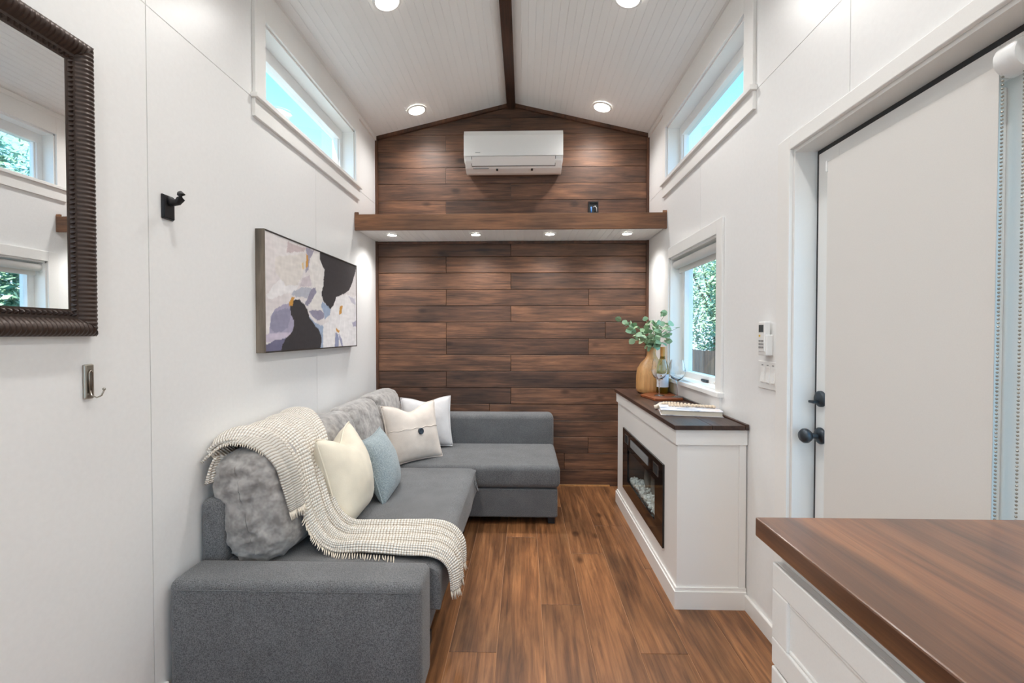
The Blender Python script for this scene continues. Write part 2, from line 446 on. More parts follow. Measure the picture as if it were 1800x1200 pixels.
# ------------------------------------------------------------------ windows and door
def high_window(idx, X, s):
    # s: +1 when the room lies towards +x of the wall
    y0, y1, z0, z1 = CLER
    X0 = X; XO = X - s * .155
    bm = bmesh.new()
    def b(xa, xb, *r): bm_box(bm, min(xa, xb), max(xa, xb), *r)
    t = .012
    b(X0, XO, y0, y0 + t, z0, z1); b(X0, XO, y1 - t, y1, z0, z1); b(X0, XO, y0, y1, z1 - t, z1); b(X0, XO, y0, y1, z0, z0 + t)
    w = struct(from_bm('window_%d' % idx, bm, 'trim'))
    def part(nm, xa, xb, *r, mat='trim', bev=.002): return box(nm, min(xa, xb), max(xa, xb), *r, mat, w_child(w), bev)
    part('casing', X0, X0 + s * .016, y0 - .09, y0, z0 - .02, ZW - .036)
    part('casing', X0, X0 + s * .016, y1, y1 + .07, z0 - .02, ZW - .036)
    part('casing', X0, X0 + s * .016, y0, y1, z1, ZW - .036)
    part('sill', X0 - s * .0, X0 + s * .034, y0 - .105, y1 + .085, z0 - .02, z0 + .002)
    part('apron', X0, X0 + s * .016, y0 - .095, y1 + .075, z0 - .105, z0 - .02)
    f = .04; xa, xb = X - s * .085, X - s * .145
    iy0, iy1, iz0, iz1 = y0 + t, y1 - t, z0 + t, z1 - t
    part('sash_rail', xa, xb, iy0, iy1, iz1 - .07, iz1, mat='plastic'); part('sash_rail', xa, xb, iy0, iy1, iz0, iz0 + .03, mat='plastic')
    part('sash_stile', xa, xb, iy0, iy0 + f, iz0 + .03, iz1 - .07, mat='plastic'); part('sash_stile', xa, xb, iy1 - f, iy1, iz0 + .03, iz1 - .07, mat='plastic')
    part('inner_frame', X - s * .10, X - s * .13, iy0 + f, iy0 + f + .012, iz0 + .03, iz1 - .07, mat='plastic', bev=0)
    part('inner_frame', X - s * .10, X - s * .13, iy1 - f - .012, iy1 - f, iz0 + .03, iz1 - .07, mat='plastic', bev=0)
    part('pane', X - s * .116, X - s * .12, iy0 + f, iy1 - f, iz0 + .03, iz1 - .07, mat='pane', bev=0)
    if s < 0:
        part('latch', X + .06, X + .10, 2.93, 2.985, z0 + .045, z0 + .06, mat='bronze')
        part('crank', X + .045, X + .09, 2.90, 2.94, z0 + .05, z0 + .075, mat='greyplastic')
    return w
def w_child(w): return w
high_window(1, XL, 1); high_window(2, XR, -1)
# low window above the console
y0, y1, z0, z1 = LOWW
bm = bmesh.new(); t = .012
for r in ((y0, y0 + t, z0, z1), (y1 - t, y1, z0, z1), (y0, y1, z1 - t, z1), (y0, y1, z0, z0 + t)): bm_box(bm, XR, XR + .155, *r)
w3 = struct(from_bm('window_3', bm, 'trim'))
for r in ((y0 - .075, y0, z0 - .02, z1 + .075), (y1, y1 + .075, z0 - .02, z1 + .075), (y0, y1, z1, z1 + .075)): box('casing', XR - .014, XR, *r, 'trim', w3, .003)
box('sill', XR - .035, XR + .02, y0 - .085, y1 + .085, z0 - .022, z0 + .004, 'trim', w3, .003)
box('apron', XR - .014, XR, y0 - .06, y1 + .06, z0 - .10, z0 - .022, 'trim', w3, .002)
iy0, iy1, iz0, iz1 = y0 + t, y1 - t, z0 + t, z1 - t; f = .05
for r in ((iy0, iy0 + f, iz0, iz1), (iy1 - f, iy1, iz0, iz1)): box('sash_stile', XR + .085, XR + .145, *r, 'plastic', w3, .002)
for r in ((iy0 + f, iy1 - f, iz1 - f, iz1), (iy0 + f, iy1 - f, iz0, iz0 + .04)): box('sash_rail', XR + .085, XR + .145, *r, 'plastic', w3, .002)
box('pane', XR + .116, XR + .12, iy0 + f, iy1 - f, iz0 + .04, iz1 - f, 'pane', w3)
box('latch', XR + .07, XR + .086, 2.86, 2.95, z0 + .016, z0 + .03, 'bronze', w3, .002)
# roller blind of the low window
rb = thing('roller_blind', 'rolled-up white roller blind in the window above the console', 'blind', (XR + .04, 2.95, 1.80))
lathe('roller', [(.0, iy0), (.028, iy0), (.028, iy1), (.0, iy1)], (XR + .04, 0, 1.815), 'blind', rb, 20, 'y', False)
box('hem_bar', XR + .06, XR + .068, iy0 + .012, iy1 - .012, 1.755, 1.81, 'blind', rb, .002)
for yy in (iy0 + .001, iy1 - .007): box('bracket', XR + .012, XR + .07, yy, yy + .006, 1.785, 1.848, 'plastic', rb)

# door
y0, y1, z0, z1 = DOOR
bm = bmesh.new()
bm_box(bm, XR, XR + .155, y1 - .012, y1, 0, z1); bm_box(bm, XR, XR + .155, y0, y0 + .012, 0, z1); bm_box(bm, XR, XR + .155, y0 + .012, y1 - .012, z1 - .012, z1)
dr = struct(from_bm('door_1', bm, 'trim'))
box('casing', XR - .016, XR, y1, y1 + .085, 0, z1 + .055, 'trim', dr, .003)
box('casing', XR - .016, XR, y0 - .085, y1, z1, z1 + .055, 'trim', dr, .003)
DX = XR + .082
ys0, ys1, zs1 = y0 + .014, y1 - .026, z1 - .03
box('weatherstrip', DX + .004, DX + .03, ys1, y1 - .012, 0, z1 - .012, 'rubber', dr)
box('weatherstrip', DX + .004, DX + .03, ys0, ys1, zs1, z1 - .012, 'rubber', dr)
for r in ((ys1 - .115, ys1, .01, zs1), (ys0, 1.14, .01, zs1)): box('door_stile', DX, DX + .042, *r, 'trim', dr, .002)
for r in ((1.14, ys1 - .115, zs1 - .11, zs1), (1.14, ys1 - .115, .01, .26)): box('door_rail', DX, DX + .042, *r, 'trim', dr, .002)
box('pane', DX + .018, DX + .023, 1.14, ys1 - .115, .26, zs1 - .11, 'pane', dr)
kb = lathe('door_knob', [(.0, .0), (.032, .0), (.032, -.006), (.026, -.012), (.011, -.016), (.011, -.036), (.02, -.042), (.028, -.054), (.028, -.066), (.02, -.076), (.0, -.078)], (DX, 1.782, .925), 'bronze', dr, 24, 'x', False)
db = lathe('deadbolt', [(.0, 0), (.031, 0), (.031, -.008), (.024, -.014), (.0, -.014)], (DX, 1.782, 1.068), 'bronze', dr, 24, 'x', False)
box('thumb_turn', DX - .034, DX - .012, 1.776, 1.81, 1.05, 1.060, 'bronze', dr, .003)
db2 = thing('door_blind', 'lowered white roller blind with a bead chain hanging on the door', 'blind', (DX - .03, 1.38, .4))
box('stile_moulding', DX - .008, DX, 1.12, 1.14, .2, zs1 - .11, 'trim', dr, .003)
box('blind_fabric', DX - .0465, DX - .045, 1.095, 1.69, .28, 1.942, 'blind', db2)
lathe('roller', [(0, 1.095), (.019, 1.095), (.019, 1.69), (0, 1.69)], (DX - .026, 0, 1.928), 'blind', db2, 18, 'y', False)
box('bracket', DX - .05, DX + .0, 1.692, 1.70, 1.908, 1.948, 'plastic', db2, .003)
lathe('chain_drive', [(0, 1.045), (.034, 1.045), (.038, 1.05), (.038, 1.088), (0, 1.094)], (DX - .03, 0, 1.945), 'plastic', db2, 24, 'y', False)
for k, yy in enumerate((1.083, 1.056)):
    bm = bmesh.new()
    for q in range(150):
        bmesh.ops.create_icosphere(bm, subdivisions=1, radius=.0032, matrix=Matrix.Translation((DX - .05 + .02 * k, yy, 1.925 - q * .0088)))
    tag(from_bm('bead_chain', bm, 'chrome', db2, True), kind='stuff')

# ------------------------------------------------------------------ ledge on the back wall
LY = 3.43
lg = thing('wall_ledge', 'long stained wood ledge with a white beadboard underside across the wood wall', 'ledge', ((XL + XR) / 2, 3.7, 2.105))
box('fascia_board', XL + .001, XR - .001, LY, LY + .022, 2.103, 2.222, 'fascia', lg, .003)
bm = bmesh.new(); prev = None; n = 44
pts = []
for k in range(n):
    a = XL + .003 + (XR - XL - .006) * k / n; b = XL + .003 + (XR - XL - .006) * (k + 1) / n
    pts += [(a, 2.118), (a + .002, 2.116), (b - .002, 2.116), (b, 2.118)]
for px_, pz_ in pts:
    cur = (bm.verts.new((px_, LY + .022, pz_)), bm.verts.new((px_, YB - .006, pz_)))
    if prev: bm.faces.new((prev[0], cur[0], cur[1], prev[1]))
    prev = cur
bmesh.ops.remove_doubles(bm, verts=bm.verts[:], dist=1e-5)
from_bm('soffit', bm, 'ceil', lg)
box('ledge_top', XL + .002, XR - .002, LY + .022, YB - .006, 2.14, 2.165, 'fascia', lg)
for xa, xb in ((XL + .001, XL + .028), (XR - .028, XR - .001)): prism('end_cap', [(LY, 2.222), (LY + .022, 2.222), (LY + .022, 2.24), (LY + .006, 2.24)], 'x', xa, xb, 'fascia', lg)

# ------------------------------------------------------------------ lamps
def lamp(name, label, group, c, nrm, r, watts, spot_deg, blend):
    t = thing(name, label, 'ceiling light', c, group)
    nrm = Vector(nrm).normalized(); q = nrm.to_track_quat('Z', 'Y').to_matrix().to_4x4()
    T = Matrix.Translation(c) @ q
    for nm, prof, mt in (('trim_ring', [(r, .0), (r * 1.28, .0), (r * 1.28, .004), (r * 1.05, .008), (r, .004)], 'plastic'), ('lens', [(0.0001, .003), (r, .003), (r, .0), (.0001, .0)], 'lens')):
        bm = bmesh.new(); rings = []
        for rr, h in prof: rings.append([bm.verts.new(T @ Vector((rr * math.cos(2 * PI * k / 28), rr * math.sin(2 * PI * k / 28), h))) for k in range(28)])
        m_ = len(prof)
        for i in range(m_ if nm == 'trim_ring' else m_ - 1):
            a, b = rings[i], rings[(i + 1) % m_]
            for k in range(28): bm.faces.new((a[k], a[(k + 1) % 28], b[(k + 1) % 28], b[k]))
        from_bm(nm, bm, mt, t, False)
    ld = bpy.data.lights.new(name + '_light', 'SPOT'); ld.energy = watts; ld.spot_size = math.radians(spot_deg); ld.spot_blend = blend
    ld.shadow_soft_size = r * .9; ld.color = (1, .98, .955)
    lo = bpy.data.objects.new(name + '_light', ld); COL.objects.link(lo)
    lo.parent = t; lo.location = nrm * .012
    lo.rotation_euler = (0, 0, 0)
    return t
nl, nr = Vector((.275, 0, -1.175)), Vector((-.275, 0, -1.175))
def zs(x): return ztop(x) - .001
for (x, y, lab) in ((-.861, 3.66, 'recessed ceiling light between the wood wall and the high window over the painting'),
                    (-.75, 2.50, 'recessed ceiling light over the grey sofa, farther from the wood wall'),
                    (.62, 3.66, 'recessed ceiling light between the wood wall and the high window over the console'),
                    (.56, 2.50, 'recessed ceiling light over the white console, farther from the wood wall'),
                    (-.75, 1.34, 'unseen recessed ceiling light above the carved mirror'), (.56, 1.34, 'unseen recessed ceiling light above the door'),  # unseen pairs from here on continue the row spacing, adding room light
                    (-.75, .18, 'unseen recessed ceiling light behind the mirror bay, sofa side'), (.56, .18, 'unseen recessed ceiling light over the kitchen counter'),
                    (-.75, -1.3, 'unseen ceiling light added near the rear window, sofa side'), (.56, -1.3, 'unseen ceiling light added near the rear window, counter side')):  # unseen pair behind the viewer, added to light the room
    lamp('ceiling_light', lab, 'recessed lights in the sloped ceiling', (x, y, zs(x) - .002), nl if x < XM else nr, .062, LAMP_W, 138, 1.0)
for x, lab in ((-1.06, 'small round downlight under the wooden ledge, next to the painting wall'), (-.386, 'small round downlight under the wooden ledge, second from the painting wall'),
               (.207, 'small round downlight under the wooden ledge, third from the painting wall'), (.815, 'small round downlight under the wooden ledge, next to the window wall')):
    lamp('ledge_light', lab, 'small downlights under the ledge', (x, 3.645, 2.115), (0, 0, -1), .036, SOFFIT_W, 140, 1.0)

# ------------------------------------------------------------------ air conditioner
ax0, ax1 = -.492, .318
ac = thing('air_conditioner', 'white wall-mounted air conditioner on the upper wood wall', 'air conditioner', (-.09, 3.84, 2.665))
prof = [(YB - .005, 2.70), (YB - .005, 2.985), (3.80, 2.985), (3.755, 2.972), (3.738, 2.93), (3.735, 2.79), (3.75, 2.735), (3.80, 2.69), (3.86, 2.668), (3.90, 2.668)]
prism('body', prof, 'x', ax0 + .006, ax1 - .006, 'plastic', ac, .006)
fp = [(3.80, 2.9875), (3.752, 2.977), (3.731, 2.935), (3.728, 2.768), (3.734, 2.768), (3.737, 2.93), (3.756, 2.970), (3.80, 2.981)]
prism('front_panel', fp, 'x', ax0, ax1, 'plastic', ac)
for xa, xb in ((ax0, ax0 + .014), (ax1 - .014, ax1)): prism('side_cover', [(3.731, 2.768), (3.731, 2.935), (3.752, 2.977), (3.80, 2.9875), (YB - .006, 2.9875), (YB - .006, 2.73), (3.77, 2.73)], 'x', xa, xb, 'plastic', ac, .003)
prism('louvre_slot', [(3.7335, 2.764), (3.7815, 2.700), (3.784, 2.703), (3.737, 2.766)], 'x', ax0 + .06, ax1 - .06, 'darkgap', ac)
prism('louvre', [(3.7295, 2.762), (3.776, 2.7035), (3.780, 2.7065), (3.734, 2.766)], 'x', ax0 + .064, ax1 - .064, 'plastic', ac)
box('badge', ax0 + .095, ax0 + .135, 3.7265, 3.729, 2.792, 2.796, 'greyplastic', ac)
box('vent_print', ax0 + .07, ax0 + .20, 3.792, 3.796, 2.684, 2.692, 'greyplastic', ac)
for xx in (ax0 + .26, ax0 + .55): box('clip', xx, xx + .016, 3.80, 3.82, 2.675, 2.688, 'darkgap', ac)
ob = thing('wall_outlet', 'black open outlet box with a blue cable end above the wooden ledge', 'outlet', (.59, 3.93, 2.30))
box('box_back', .555, .630, YB - .012, YB - .002, 2.33, 2.44, 'darkgap', ob)
for r in ((.55, .557, 2.325, 2.445), (.628, .635, 2.325, 2.445), (.557, .628, 2.438, 2.445), (.557, .628, 2.325, 2.332)): box('box_rim', r[0], r[1], YB - .02, YB - .002, r[2], r[3], 'black', ob)
tube('blue_cable', [(.572, 3.925, 2.335), (.572, 3.915, 2.36), (.575, 3.925, 2.40)], .007, plain('blue_cable', rgb(70, 130, 200), .4), ob)
tube('white_wire', [(.592, 3.925, 2.40), (.605, 3.912, 2.405), (.618, 3.918, 2.39), (.62, 3.925, 2.36)], .004, 'plastic', ob)

# ------------------------------------------------------------------ sofa
def rbox(name, x0, x1, y0, y1, z0, z1, mat, parent, bev=.04, wob=0):
    bm = bmesh.new(); bm_box(bm, x0, x1, y0, y1, z0, z1, bev, 5)
    o = from_bm(name, bm, mat, parent, True)
    return o
sf = thing('sectional_sofa', 'grey fabric sectional sofa with a chaise end along the white wall', 'sofa', (-.75, 2.7, 0))
rbox('arm', XL + .016, -.36, 1.568, 1.745, .02, .440, 'sofa', sf, .03)
tube('seam', [(XL + .045, 1.5675, .410), (-.39, 1.5675, .410)], .0016, 'sofa', sf, 6)
rbox('backrest', XL + .005, XL + .10, 1.747, 3.74, .05, .665, 'sofa', sf, .03)
box('seat_base', XL + .10, -.40, 1.747, 3.10, .05, .25, 'sofa', sf, .012)
def seat_cushion():
    bm = bmesh.new(); nx, ny = 40, 60
    x0, x1, y0, y1, z0, z1 = XL + .09, -.325, 1.747, 3.10, .245, .412
    bm_box(bm, x0, x1, y0, y1, z0, z1)
    bmesh.ops.subdivide_edges(bm, edges=bm.edges[:], cuts=24, use_grid_fill=True)
    for v in bm.verts:
        c = v.co
        ex = min(c.x - x0, x1 - c.x); ey = min(c.y - y0, y1 - c.y); ez = z1 - c.z
        if x1 - c.x < .05 and ez < .05:
            a, b = .05 - (x1 - c.x), .05 - ez
            L = math.hypot(a, b)
            if L > .05: c.x -= a - a / L * .05; c.z -= b - b / L * .05
        if y1 - c.y < .04 and ez < .04:
            a, b = .04 - (y1 - c.y), .04 - ez; L = math.hypot(a, b)
            if L > .04: c.y -= a - a / L * .04; c.z -= b - b / L * .04
        if ez < .001:
            c.z += .006 * math.sin(c.y * 46 + 3 * noise.noise(c * 4)) * max(0, noise.noise(Vector((c.x * 2, c.y * 1.5, 3))) + .15) * 1.2
        if x1 - c.x < .001: c.x += .012 * noise.noise(c * 5)
    return from_bm('seat_cushion', bm, 'sofa', sf, True)
seat_cushion()
box('storage_base', XL + .10, .232, 3.118, YB - .03, .05, .248, 'sofa', sf, .012)
rbox('chaise_cushion', XL + .10, .250, 3.105, 3.80, .254, .410, 'sofa', sf, .038)
rbox('chaise_backrest', XL + .02, .246, 3.745, 3.915, .24, .655, 'sofa', sf, .045)
for fx, fy in ((.19, 3.17), (.19, 3.87), (-.42, 1.9), (-.42, 3.0), (-1.15, 1.7), (-.42, 1.66), (-1.15, 3.85)):
    box('foot', fx - .025, fx + .025, fy - .025, fy + .025, 0, .055, 'black', sf, .004)
for yy, zz in ((2.98, .30), (2.02, .27)):
    tube('pull_loop', [(-.325, yy - .016, zz + .045), (-.312, yy - .018, zz + .01), (-.306, yy - .006, zz - .02), (-.306, yy + .008, zz - .018), (-.313, yy + .018, zz + .01), (-.325, yy + .016, zz + .045)], .005, 'sofa', sf, 6)

# ------------------------------------------------------------------ cushions
def pillow(name, w, h, t, loc, axes, mat, label, n=28, edge=.5, corner=.07, chop=0, wrinkle=0, wf=9, boxy=False, group=None, seed=0, cat='pillow'):
    """axes: (width dir, height dir) unit vectors; thickness = width x height."""
    U = Vector(axes[0]).normalized(); V = Vector(axes[1]).normalized(); Nn = U.cross(V).normalized(); V = Nn.cross(U)
    th = thing(name, label, cat, Vector(loc) - V * h * .5, group)
    bm = bmesh.new(); sides = []
    for s in (1, -1):
        g = []
        for i in range(n + 1):
            row = []
            for j in range(n + 1):
                u, v = -1 + 2 * i / n, -1 + 2 * j / n
                if boxy:
                    u, v = u * (2 - abs(u)), v * (2 - abs(v))
                    pu = math.copysign(abs(u) ** 1.0, u); k = (1 - abs(u) ** 9) ** .40 * (1 - abs(v) ** 6) ** .42
                    ru = 1 - .10 * abs(v) ** 6; rv = 1 - .06 * abs(u) ** 6
                else:
                    k = ((1 - u * u) * (1 - v * v)) ** edge
                    ru = 1 - corner * (1 - v * v) ; rv = 1 - corner * (1 - u * u)
                x = u * w / 2 * ru; y = v * h / 2 * rv; z_ = s * t / 2 * k
                if chop:
                    d = chop * max(0, v) ** 1.5 * math.exp(-(u / .42) ** 2)
                    y -= d * h * .5; z_ *= (1 + .25 * d)
                p = Vector((x, y, z_))
                if wrinkle and boxy:
                    nd = Vector((u ** 5 * .9, v ** 5 * .9, s * (k + .05))).normalized()
                    q = Vector((p.x * 7 + seed, p.y * 17, p.z * 9)); q += Vector((noise.noise(q * .7), noise.noise(q * .7 + Vector((5, 0, 0))), 0)) * 1.2
                    rd = (1 - 2.2 * abs(noise.noise(q))) * .6 + (1 - 2.2 * abs(noise.noise(q * 2.1 + Vector((3, 1, 0))))) * .3
                    p += nd * wrinkle * .55 * rd
                elif wrinkle:
                    rim = i in (0, n) or j in (0, n)
                    q = Vector((x * wf, y * wf * 1.6, (0 if rim else s * 2.0 * min(1, k * 3)) + seed))
                    amt = wrinkle * (noise.noise(q) + .6 * abs(noise.noise(q * 2.3)) + .35 * noise.noise(q * 4.9))
                    p.z += s * amt * min(1, k * 2)
                    if rim: p += Vector((noise.noise(q * 2), noise.noise(q * 2 + Vector((9, 0, 0))), 0)) * wrinkle * .6
                row.append(bm.verts.new(Vector(loc) + U * p.x + V * p.y + Nn * p.z))
            g.append(row)
        sides.append(g)
        for i in range(n):
            for j in range(n): bm.faces.new((g[i][j], g[i + 1][j], g[i + 1][j + 1], g[i][j + 1]))
    bmesh.ops.remove_doubles(bm, verts=bm.verts[:], dist=.0006)
    o = from_bm('cover', bm, mat, th, True)
    # piped seam round the edge
    pts = []
    for a in range(4):
        for i in range(n):
            u = -1 + 2 * i / n
            uu, vv = [(u, -1), (1, u), (-u, 1), (-1, -u)][a]
            if boxy: x, y = uu * w / 2 * (1 - .10 * abs(vv) ** 6), vv * h / 2 * (1 - .06 * abs(uu) ** 6)
            else: x, y = uu * w / 2 * (1 - corner * (1 - vv * vv)), vv * h / 2 * (1 - corner * (1 - uu * uu))
            if chop: y -= chop * max(0, vv) ** 1.5 * math.exp(-(uu / .42) ** 2) * h * .5
            pts.append(Vector(loc) + U * x + V * y)
    if not boxy: tube('piping', pts + pts[:1], .004, mat, th, 6)
    return th, U, V, Nn
lean = math.radians(13)
Vc = (-math.sin(lean), 0, math.cos(lean))
bc = [(2.015, .52, .45, 'wrinkled grey velvet back cushion next to the near sofa arm, partly under the throw'),
      (2.50, .46, .46, 'grey velvet back cushion behind the cream pillow, under the upper throw edge'),
      (2.95, .48, .47, 'grey velvet back cushion behind the blue-grey pillow'),
      (3.44, .50, .48, 'grey velvet back cushion in the sofa corner behind the button pillow')]
for i, (yy, w_, h_, lab) in enumerate(bc):
    pillow('back_cushion', w_, h_, .26 if i == 0 else .23, (-1.098 + .004 * i, yy, .41 + h_ * (.47 if i == 0 else .485)), ((0, 1, 0), Vc), 'velvet', lab, n=64, boxy=True, wrinkle=.036 if i == 0 else .012, seed=i * 7.3, group='grey velvet back cushions', cat='cushion')
pillow('throw_pillow', .44, .45, .23, (-.888, 2.235, .622), ((-.04, .99, 0), (-.26, .03, .96)), 'cream', 'plump cream pillow with a dented top standing beside the throw blanket', chop=.32, wrinkle=.004, wf=6)
pillow('throw_pillow', .38, .37, .17, (-.815, 2.575, .572), ((-.05, .99, 0), (-.32, 0, .95)), 'blue', 'blue-grey textured pillow tucked behind the plump cream pillow', wrinkle=.003)
bt, U_, V_, N_ = pillow('throw_pillow', .44, .42, .15, (-.80, 3.24, .612), ((.70, .71, 0), (-.20, .17, .96)), 'linen', 'off-white linen pillow with a big dark button and an envelope flap', chop=.25, wrinkle=.004, seed=4)
bc_ = Vector((-.80, 3.24, .612)) + N_ * .079 + U_ * .02 + V_ * -.005
def on_pillow(o, p):
    return o
q = N_.to_track_quat('Z', 'Y').to_matrix().to_4x4()
bm = bmesh.new()
T = Matrix.Translation(bc_) @ q
rings = [[bm.verts.new(T @ Vector((r * math.cos(2 * PI * k / 24), r * math.sin(2 * PI * k / 24), h))) for k in range(24)] for r, h in ((.004, .006), (.014, .005), (.019, .009), (.022, .006), (.021, -.004))]
for a, b in zip(rings, rings[1:]):
    for k in range(24): bm.faces.new((a[k], a[(k + 1) % 24], b[(k + 1) % 24], b[k]))
bm.faces.new(rings[0])
tag(from_bm('button', bm, 'bronze', bt, True), 'round dark button')
base = Vector((-.80, 3.24, .612))
def flap_pt(u, v):
    k = ((1 - u * u) * (1 - v * v)) ** .5
    return base + U_ * (u * .22 * (1 - .07 * (1 - v * v))) + V_ * (v * .21) + N_ * (.075 * k + .002)
tube('flap_edge', [flap_pt(-.97 + 1.94 * k / 30, .10 + .02 * math.sin(k)) for k in range(31)], .0022, 'linen', bt, 6)
pillow('throw_pillow', .40, .40, .13, (-.775, 3.60, .615), ((.93, .34, 0), (-.06, .22, .97)), 'pale', 'pale grey plain pillow behind the button pillow', chop=.15, wrinkle=.004, seed=9)

# ------------------------------------------------------------------ throw blanket
def catmull(P, t):
    n = len(P) - 1; f = t * n; i = min(int(f), n - 1); u = f - i
    p0, p1, p2, p3 = P[max(i - 1, 0)], P[i], P[i + 1], P[min(i + 2, n)]
    return .5 * ((2 * p1) + (p2 - p0) * u + (2 * p0 - 5 * p1 + 4 * p2 - p3) * u * u + (3 * p1 - p0 - 3 * p2 + p3) * u ** 3)
def drape(name, A, B, nu, nv, folds, amp, parent, seed=0, bulge=0):
    A = [Vector(p) for p in A]; B = [Vector(p) for p in B]
    grid = []
    for i in range(nu + 1):
        t = i / nu; a, b = catmull(A, t), catmull(B, t)
        a2, b2 = catmull(A, min(1, t + .01)), catmull(B, min(1, t + .01)); a1, b1 = catmull(A, max(0, t - .01)), catmull(B, max(0, t - .01))
        row = []
        for j in range(nv + 1):
            v = j / nv; p = a.lerp(b, v)
            d = (a2.lerp(b2, v) - a1.lerp(b1, v)); nrm = (b - a).cross(d)
            nrm = -nrm if nrm.dot(Vector((.6, -.2, 1))) < 0 else nrm
            nrm.normalize()
            ph = folds * PI * v + 1.3 * noise.noise(Vector((t * 3, v, seed)))
            row.append(p + nrm * (amp * (abs(math.sin(ph)) ** 1.3) * (.6 + .6 * noise.noise(Vector((t * 4 + 5, v * 2, seed)))) + .014))
        grid.append(row)
    bm = bmesh.new(); uvl = bm.loops.layers.uv.new('UVMap')
    vs = [[bm.verts.new(p) for p in r] for r in grid]
    LU = sum((A[i + 1] - A[i]).length for i in range(len(A) - 1))
    for i in range(nu):
        for j in range(nv):
            f = bm.faces.new((vs[i][j], vs[i + 1][j], vs[i + 1][j + 1], vs[i][j + 1]))
            for l, (a, b) in zip(f.loops, ((i, j), (i + 1, j), (i + 1, j + 1), (i, j + 1))): l[uvl].uv = (a / nu * LU * 1.0, b / nv * .55)
    o = from_bm(name, bm, 'knit', parent, True)
    so = o.modifiers.new('thick', 'SOLIDIFY'); so.thickness = .009; so.offset = 0
    return o, grid
bl = thing('throw_blanket', 'cream ribbed knit throw with fringed ends draped over the sofa', 'blanket', (-.8, 2.0, .43))
A = [(-1.262, 1.74, .73), (-1.235, 1.765, .845), (-1.14, 1.80, .872), (-1.035, 1.86, .80), (-.965, 1.87, .64), (-.90, 1.86, .49), (-.80, 1.835, .418), (-.66, 1.82, .418), (-.50, 1.80, .418), (-.375, 1.785, .420), (-.315, 1.775, .385), (-.300, 1.77, .30)]
B = [(-1.266, 2.42, .80), (-1.23, 2.40, .895), (-1.12, 2.36, .90), (-1.01, 2.24, .82), (-.945, 2.12, .66), (-.875, 2.06, .53), (-.78, 2.035, .455), (-.66, 2.04, .442), (-.50, 2.06, .436), (-.375, 2.05, .430), (-.312, 2.03, .395), (-.296, 2.01, .315)]
o, g1 = drape('knit_cloth', A, B, 150, 60, 4, .045, bl, 1)
o2, g2 = drape('folded_flap', [(-1.262, 1.755, .80), (-1.19, 1.775, .862), (-1.09, 1.785, .855), (-1.01, 1.79, .78), (-.975, 1.795, .68), (-.955, 1.80, .60)], [(-1.25, 1.95, .85), (-1.19, 1.93, .885), (-1.07, 1.91, .875), (-.985, 1.89, .785), (-.95, 1.875, .69), (-.93, 1.87, .61)], 60, 20, 2, .012, bl, 5)
bm = bmesh.new()
def fringe(p, d, ln):
    p = Vector(p); d = Vector(d); w = Vector((random.uniform(-.4, .4), random.uniform(-.4, .4), random.uniform(-.15, .15)))
    bm_tube(bm, [p, p + d * ln * .5 + w * ln * .15, p + d * ln + w * ln * .5], [.0028, .0025, .0015], 5)
for j in range(0, 61):
    fringe(g1[-1][j], (.12, 0, -1), .035)
for j in range(0, 21): fringe(g2[-1][j], (.25, -.1, -1), .035)
for i in range(62, 108): fringe(g1[i][0] - Vector((0, 0, .008)), (.3, -1, -.25), .028)
for i in range(6, 30): fringe(g2[i][0], (.1, -.6, -.8), .012)
tag(from_bm('fringe', bm, 'fringe', bl, True), kind='stuff')

# ------------------------------------------------------------------ fireplace console
CX0, CX1, CY0, CY1, CZ = .735, XR - .004, 2.19, 3.57, .885
co = thing('fireplace_console', 'white console cabinet with a dark wood top and built-in electric fireplace', 'fireplace', (.9, 2.9, 0))
# body as a shell with an opening for the firebox on the room side
bm = bmesh.new()
holed(bm, CX0, CX0 + .018, CY0, CY1, 0, CZ - .022, [(2.40, 3.33, .21, .62)])
bm_box(bm, CX0 + .018, CX1, CY0, CY0 + .018, 0, CZ - .022); bm_box(bm, CX0 + .018, CX1, CY1 - .018, CY1, 0, CZ - .022)
bm_box(bm, CX0 + .20, CX0 + .21, CY0 + .018, CY1 - .018, .03, CZ - .03)
bm_box(bm, CX0 + .018, CX0 + .20, CY0 + .018, CY1 - .018, .195, .205)
from_bm('cabinet_body', bm, 'trim', co)
for a, b, z0_, z1_, nm in ((.010, .010, CZ - .095, CZ - .022, 'frieze'), (.014, .014, 0, .085, 'base_moulding')):
    prism(nm, [(CX0 - a, CY0 - b), (CX1, CY0 - b), (CX1, CY0), (CX0, CY0), (CX0, CY1), (CX1, CY1), (CX1, CY1 + b), (CX0 - a, CY1 + b)], 'z', z0_, z1_, 'trim', co)
prism('base_cap', [(CX0 - .008, CY0 - .008), (CX1, CY0 - .008), (CX1, CY0), (CX0, CY0), (CX0, CY1), (CX0 - .008, CY1)], 'z', .085, .102, 'trim', co)
box('corner_batten', CX1 - .035, CX1 - .002, CY0 - .006, CY0, .102, CZ - .095, 'trim', co, .002)
for a, b in ((CX0 - .022, CX0 + .155), (CX0 + .157, CX1 - .018)):
    box('top_board', a, b, CY0 - .025, CY1 + .022, CZ - .022, CZ, 'contop', co, .002)
box('back_lip', CX1 - .016, CX1, CY0 - .025, CY1 + .022, CZ - .022, CZ + .006, 'contop', co, .002)
fy0, fy1, fz0, fz1 = 2.385, 3.345, .195, .635
iy0_, iy1_, iz0_, iz1_ = 2.53, 3.20, .285, .51
bm = bmesh.new(); holed(bm, CX0 - .010, CX0 + .002, fy0, fy1, fz0, fz1, [(iy0_, iy1_, iz0_, iz1_)])
face = tag(from_bm('fireplace_front', bm, 'firewood', co), 'glossy black electric fireplace front')
box('fire_glass', CX0 - .004, CX0 - .001, iy0_, iy1_, iz0_, iz1_, 'pane', co)
bm = bmesh.new()
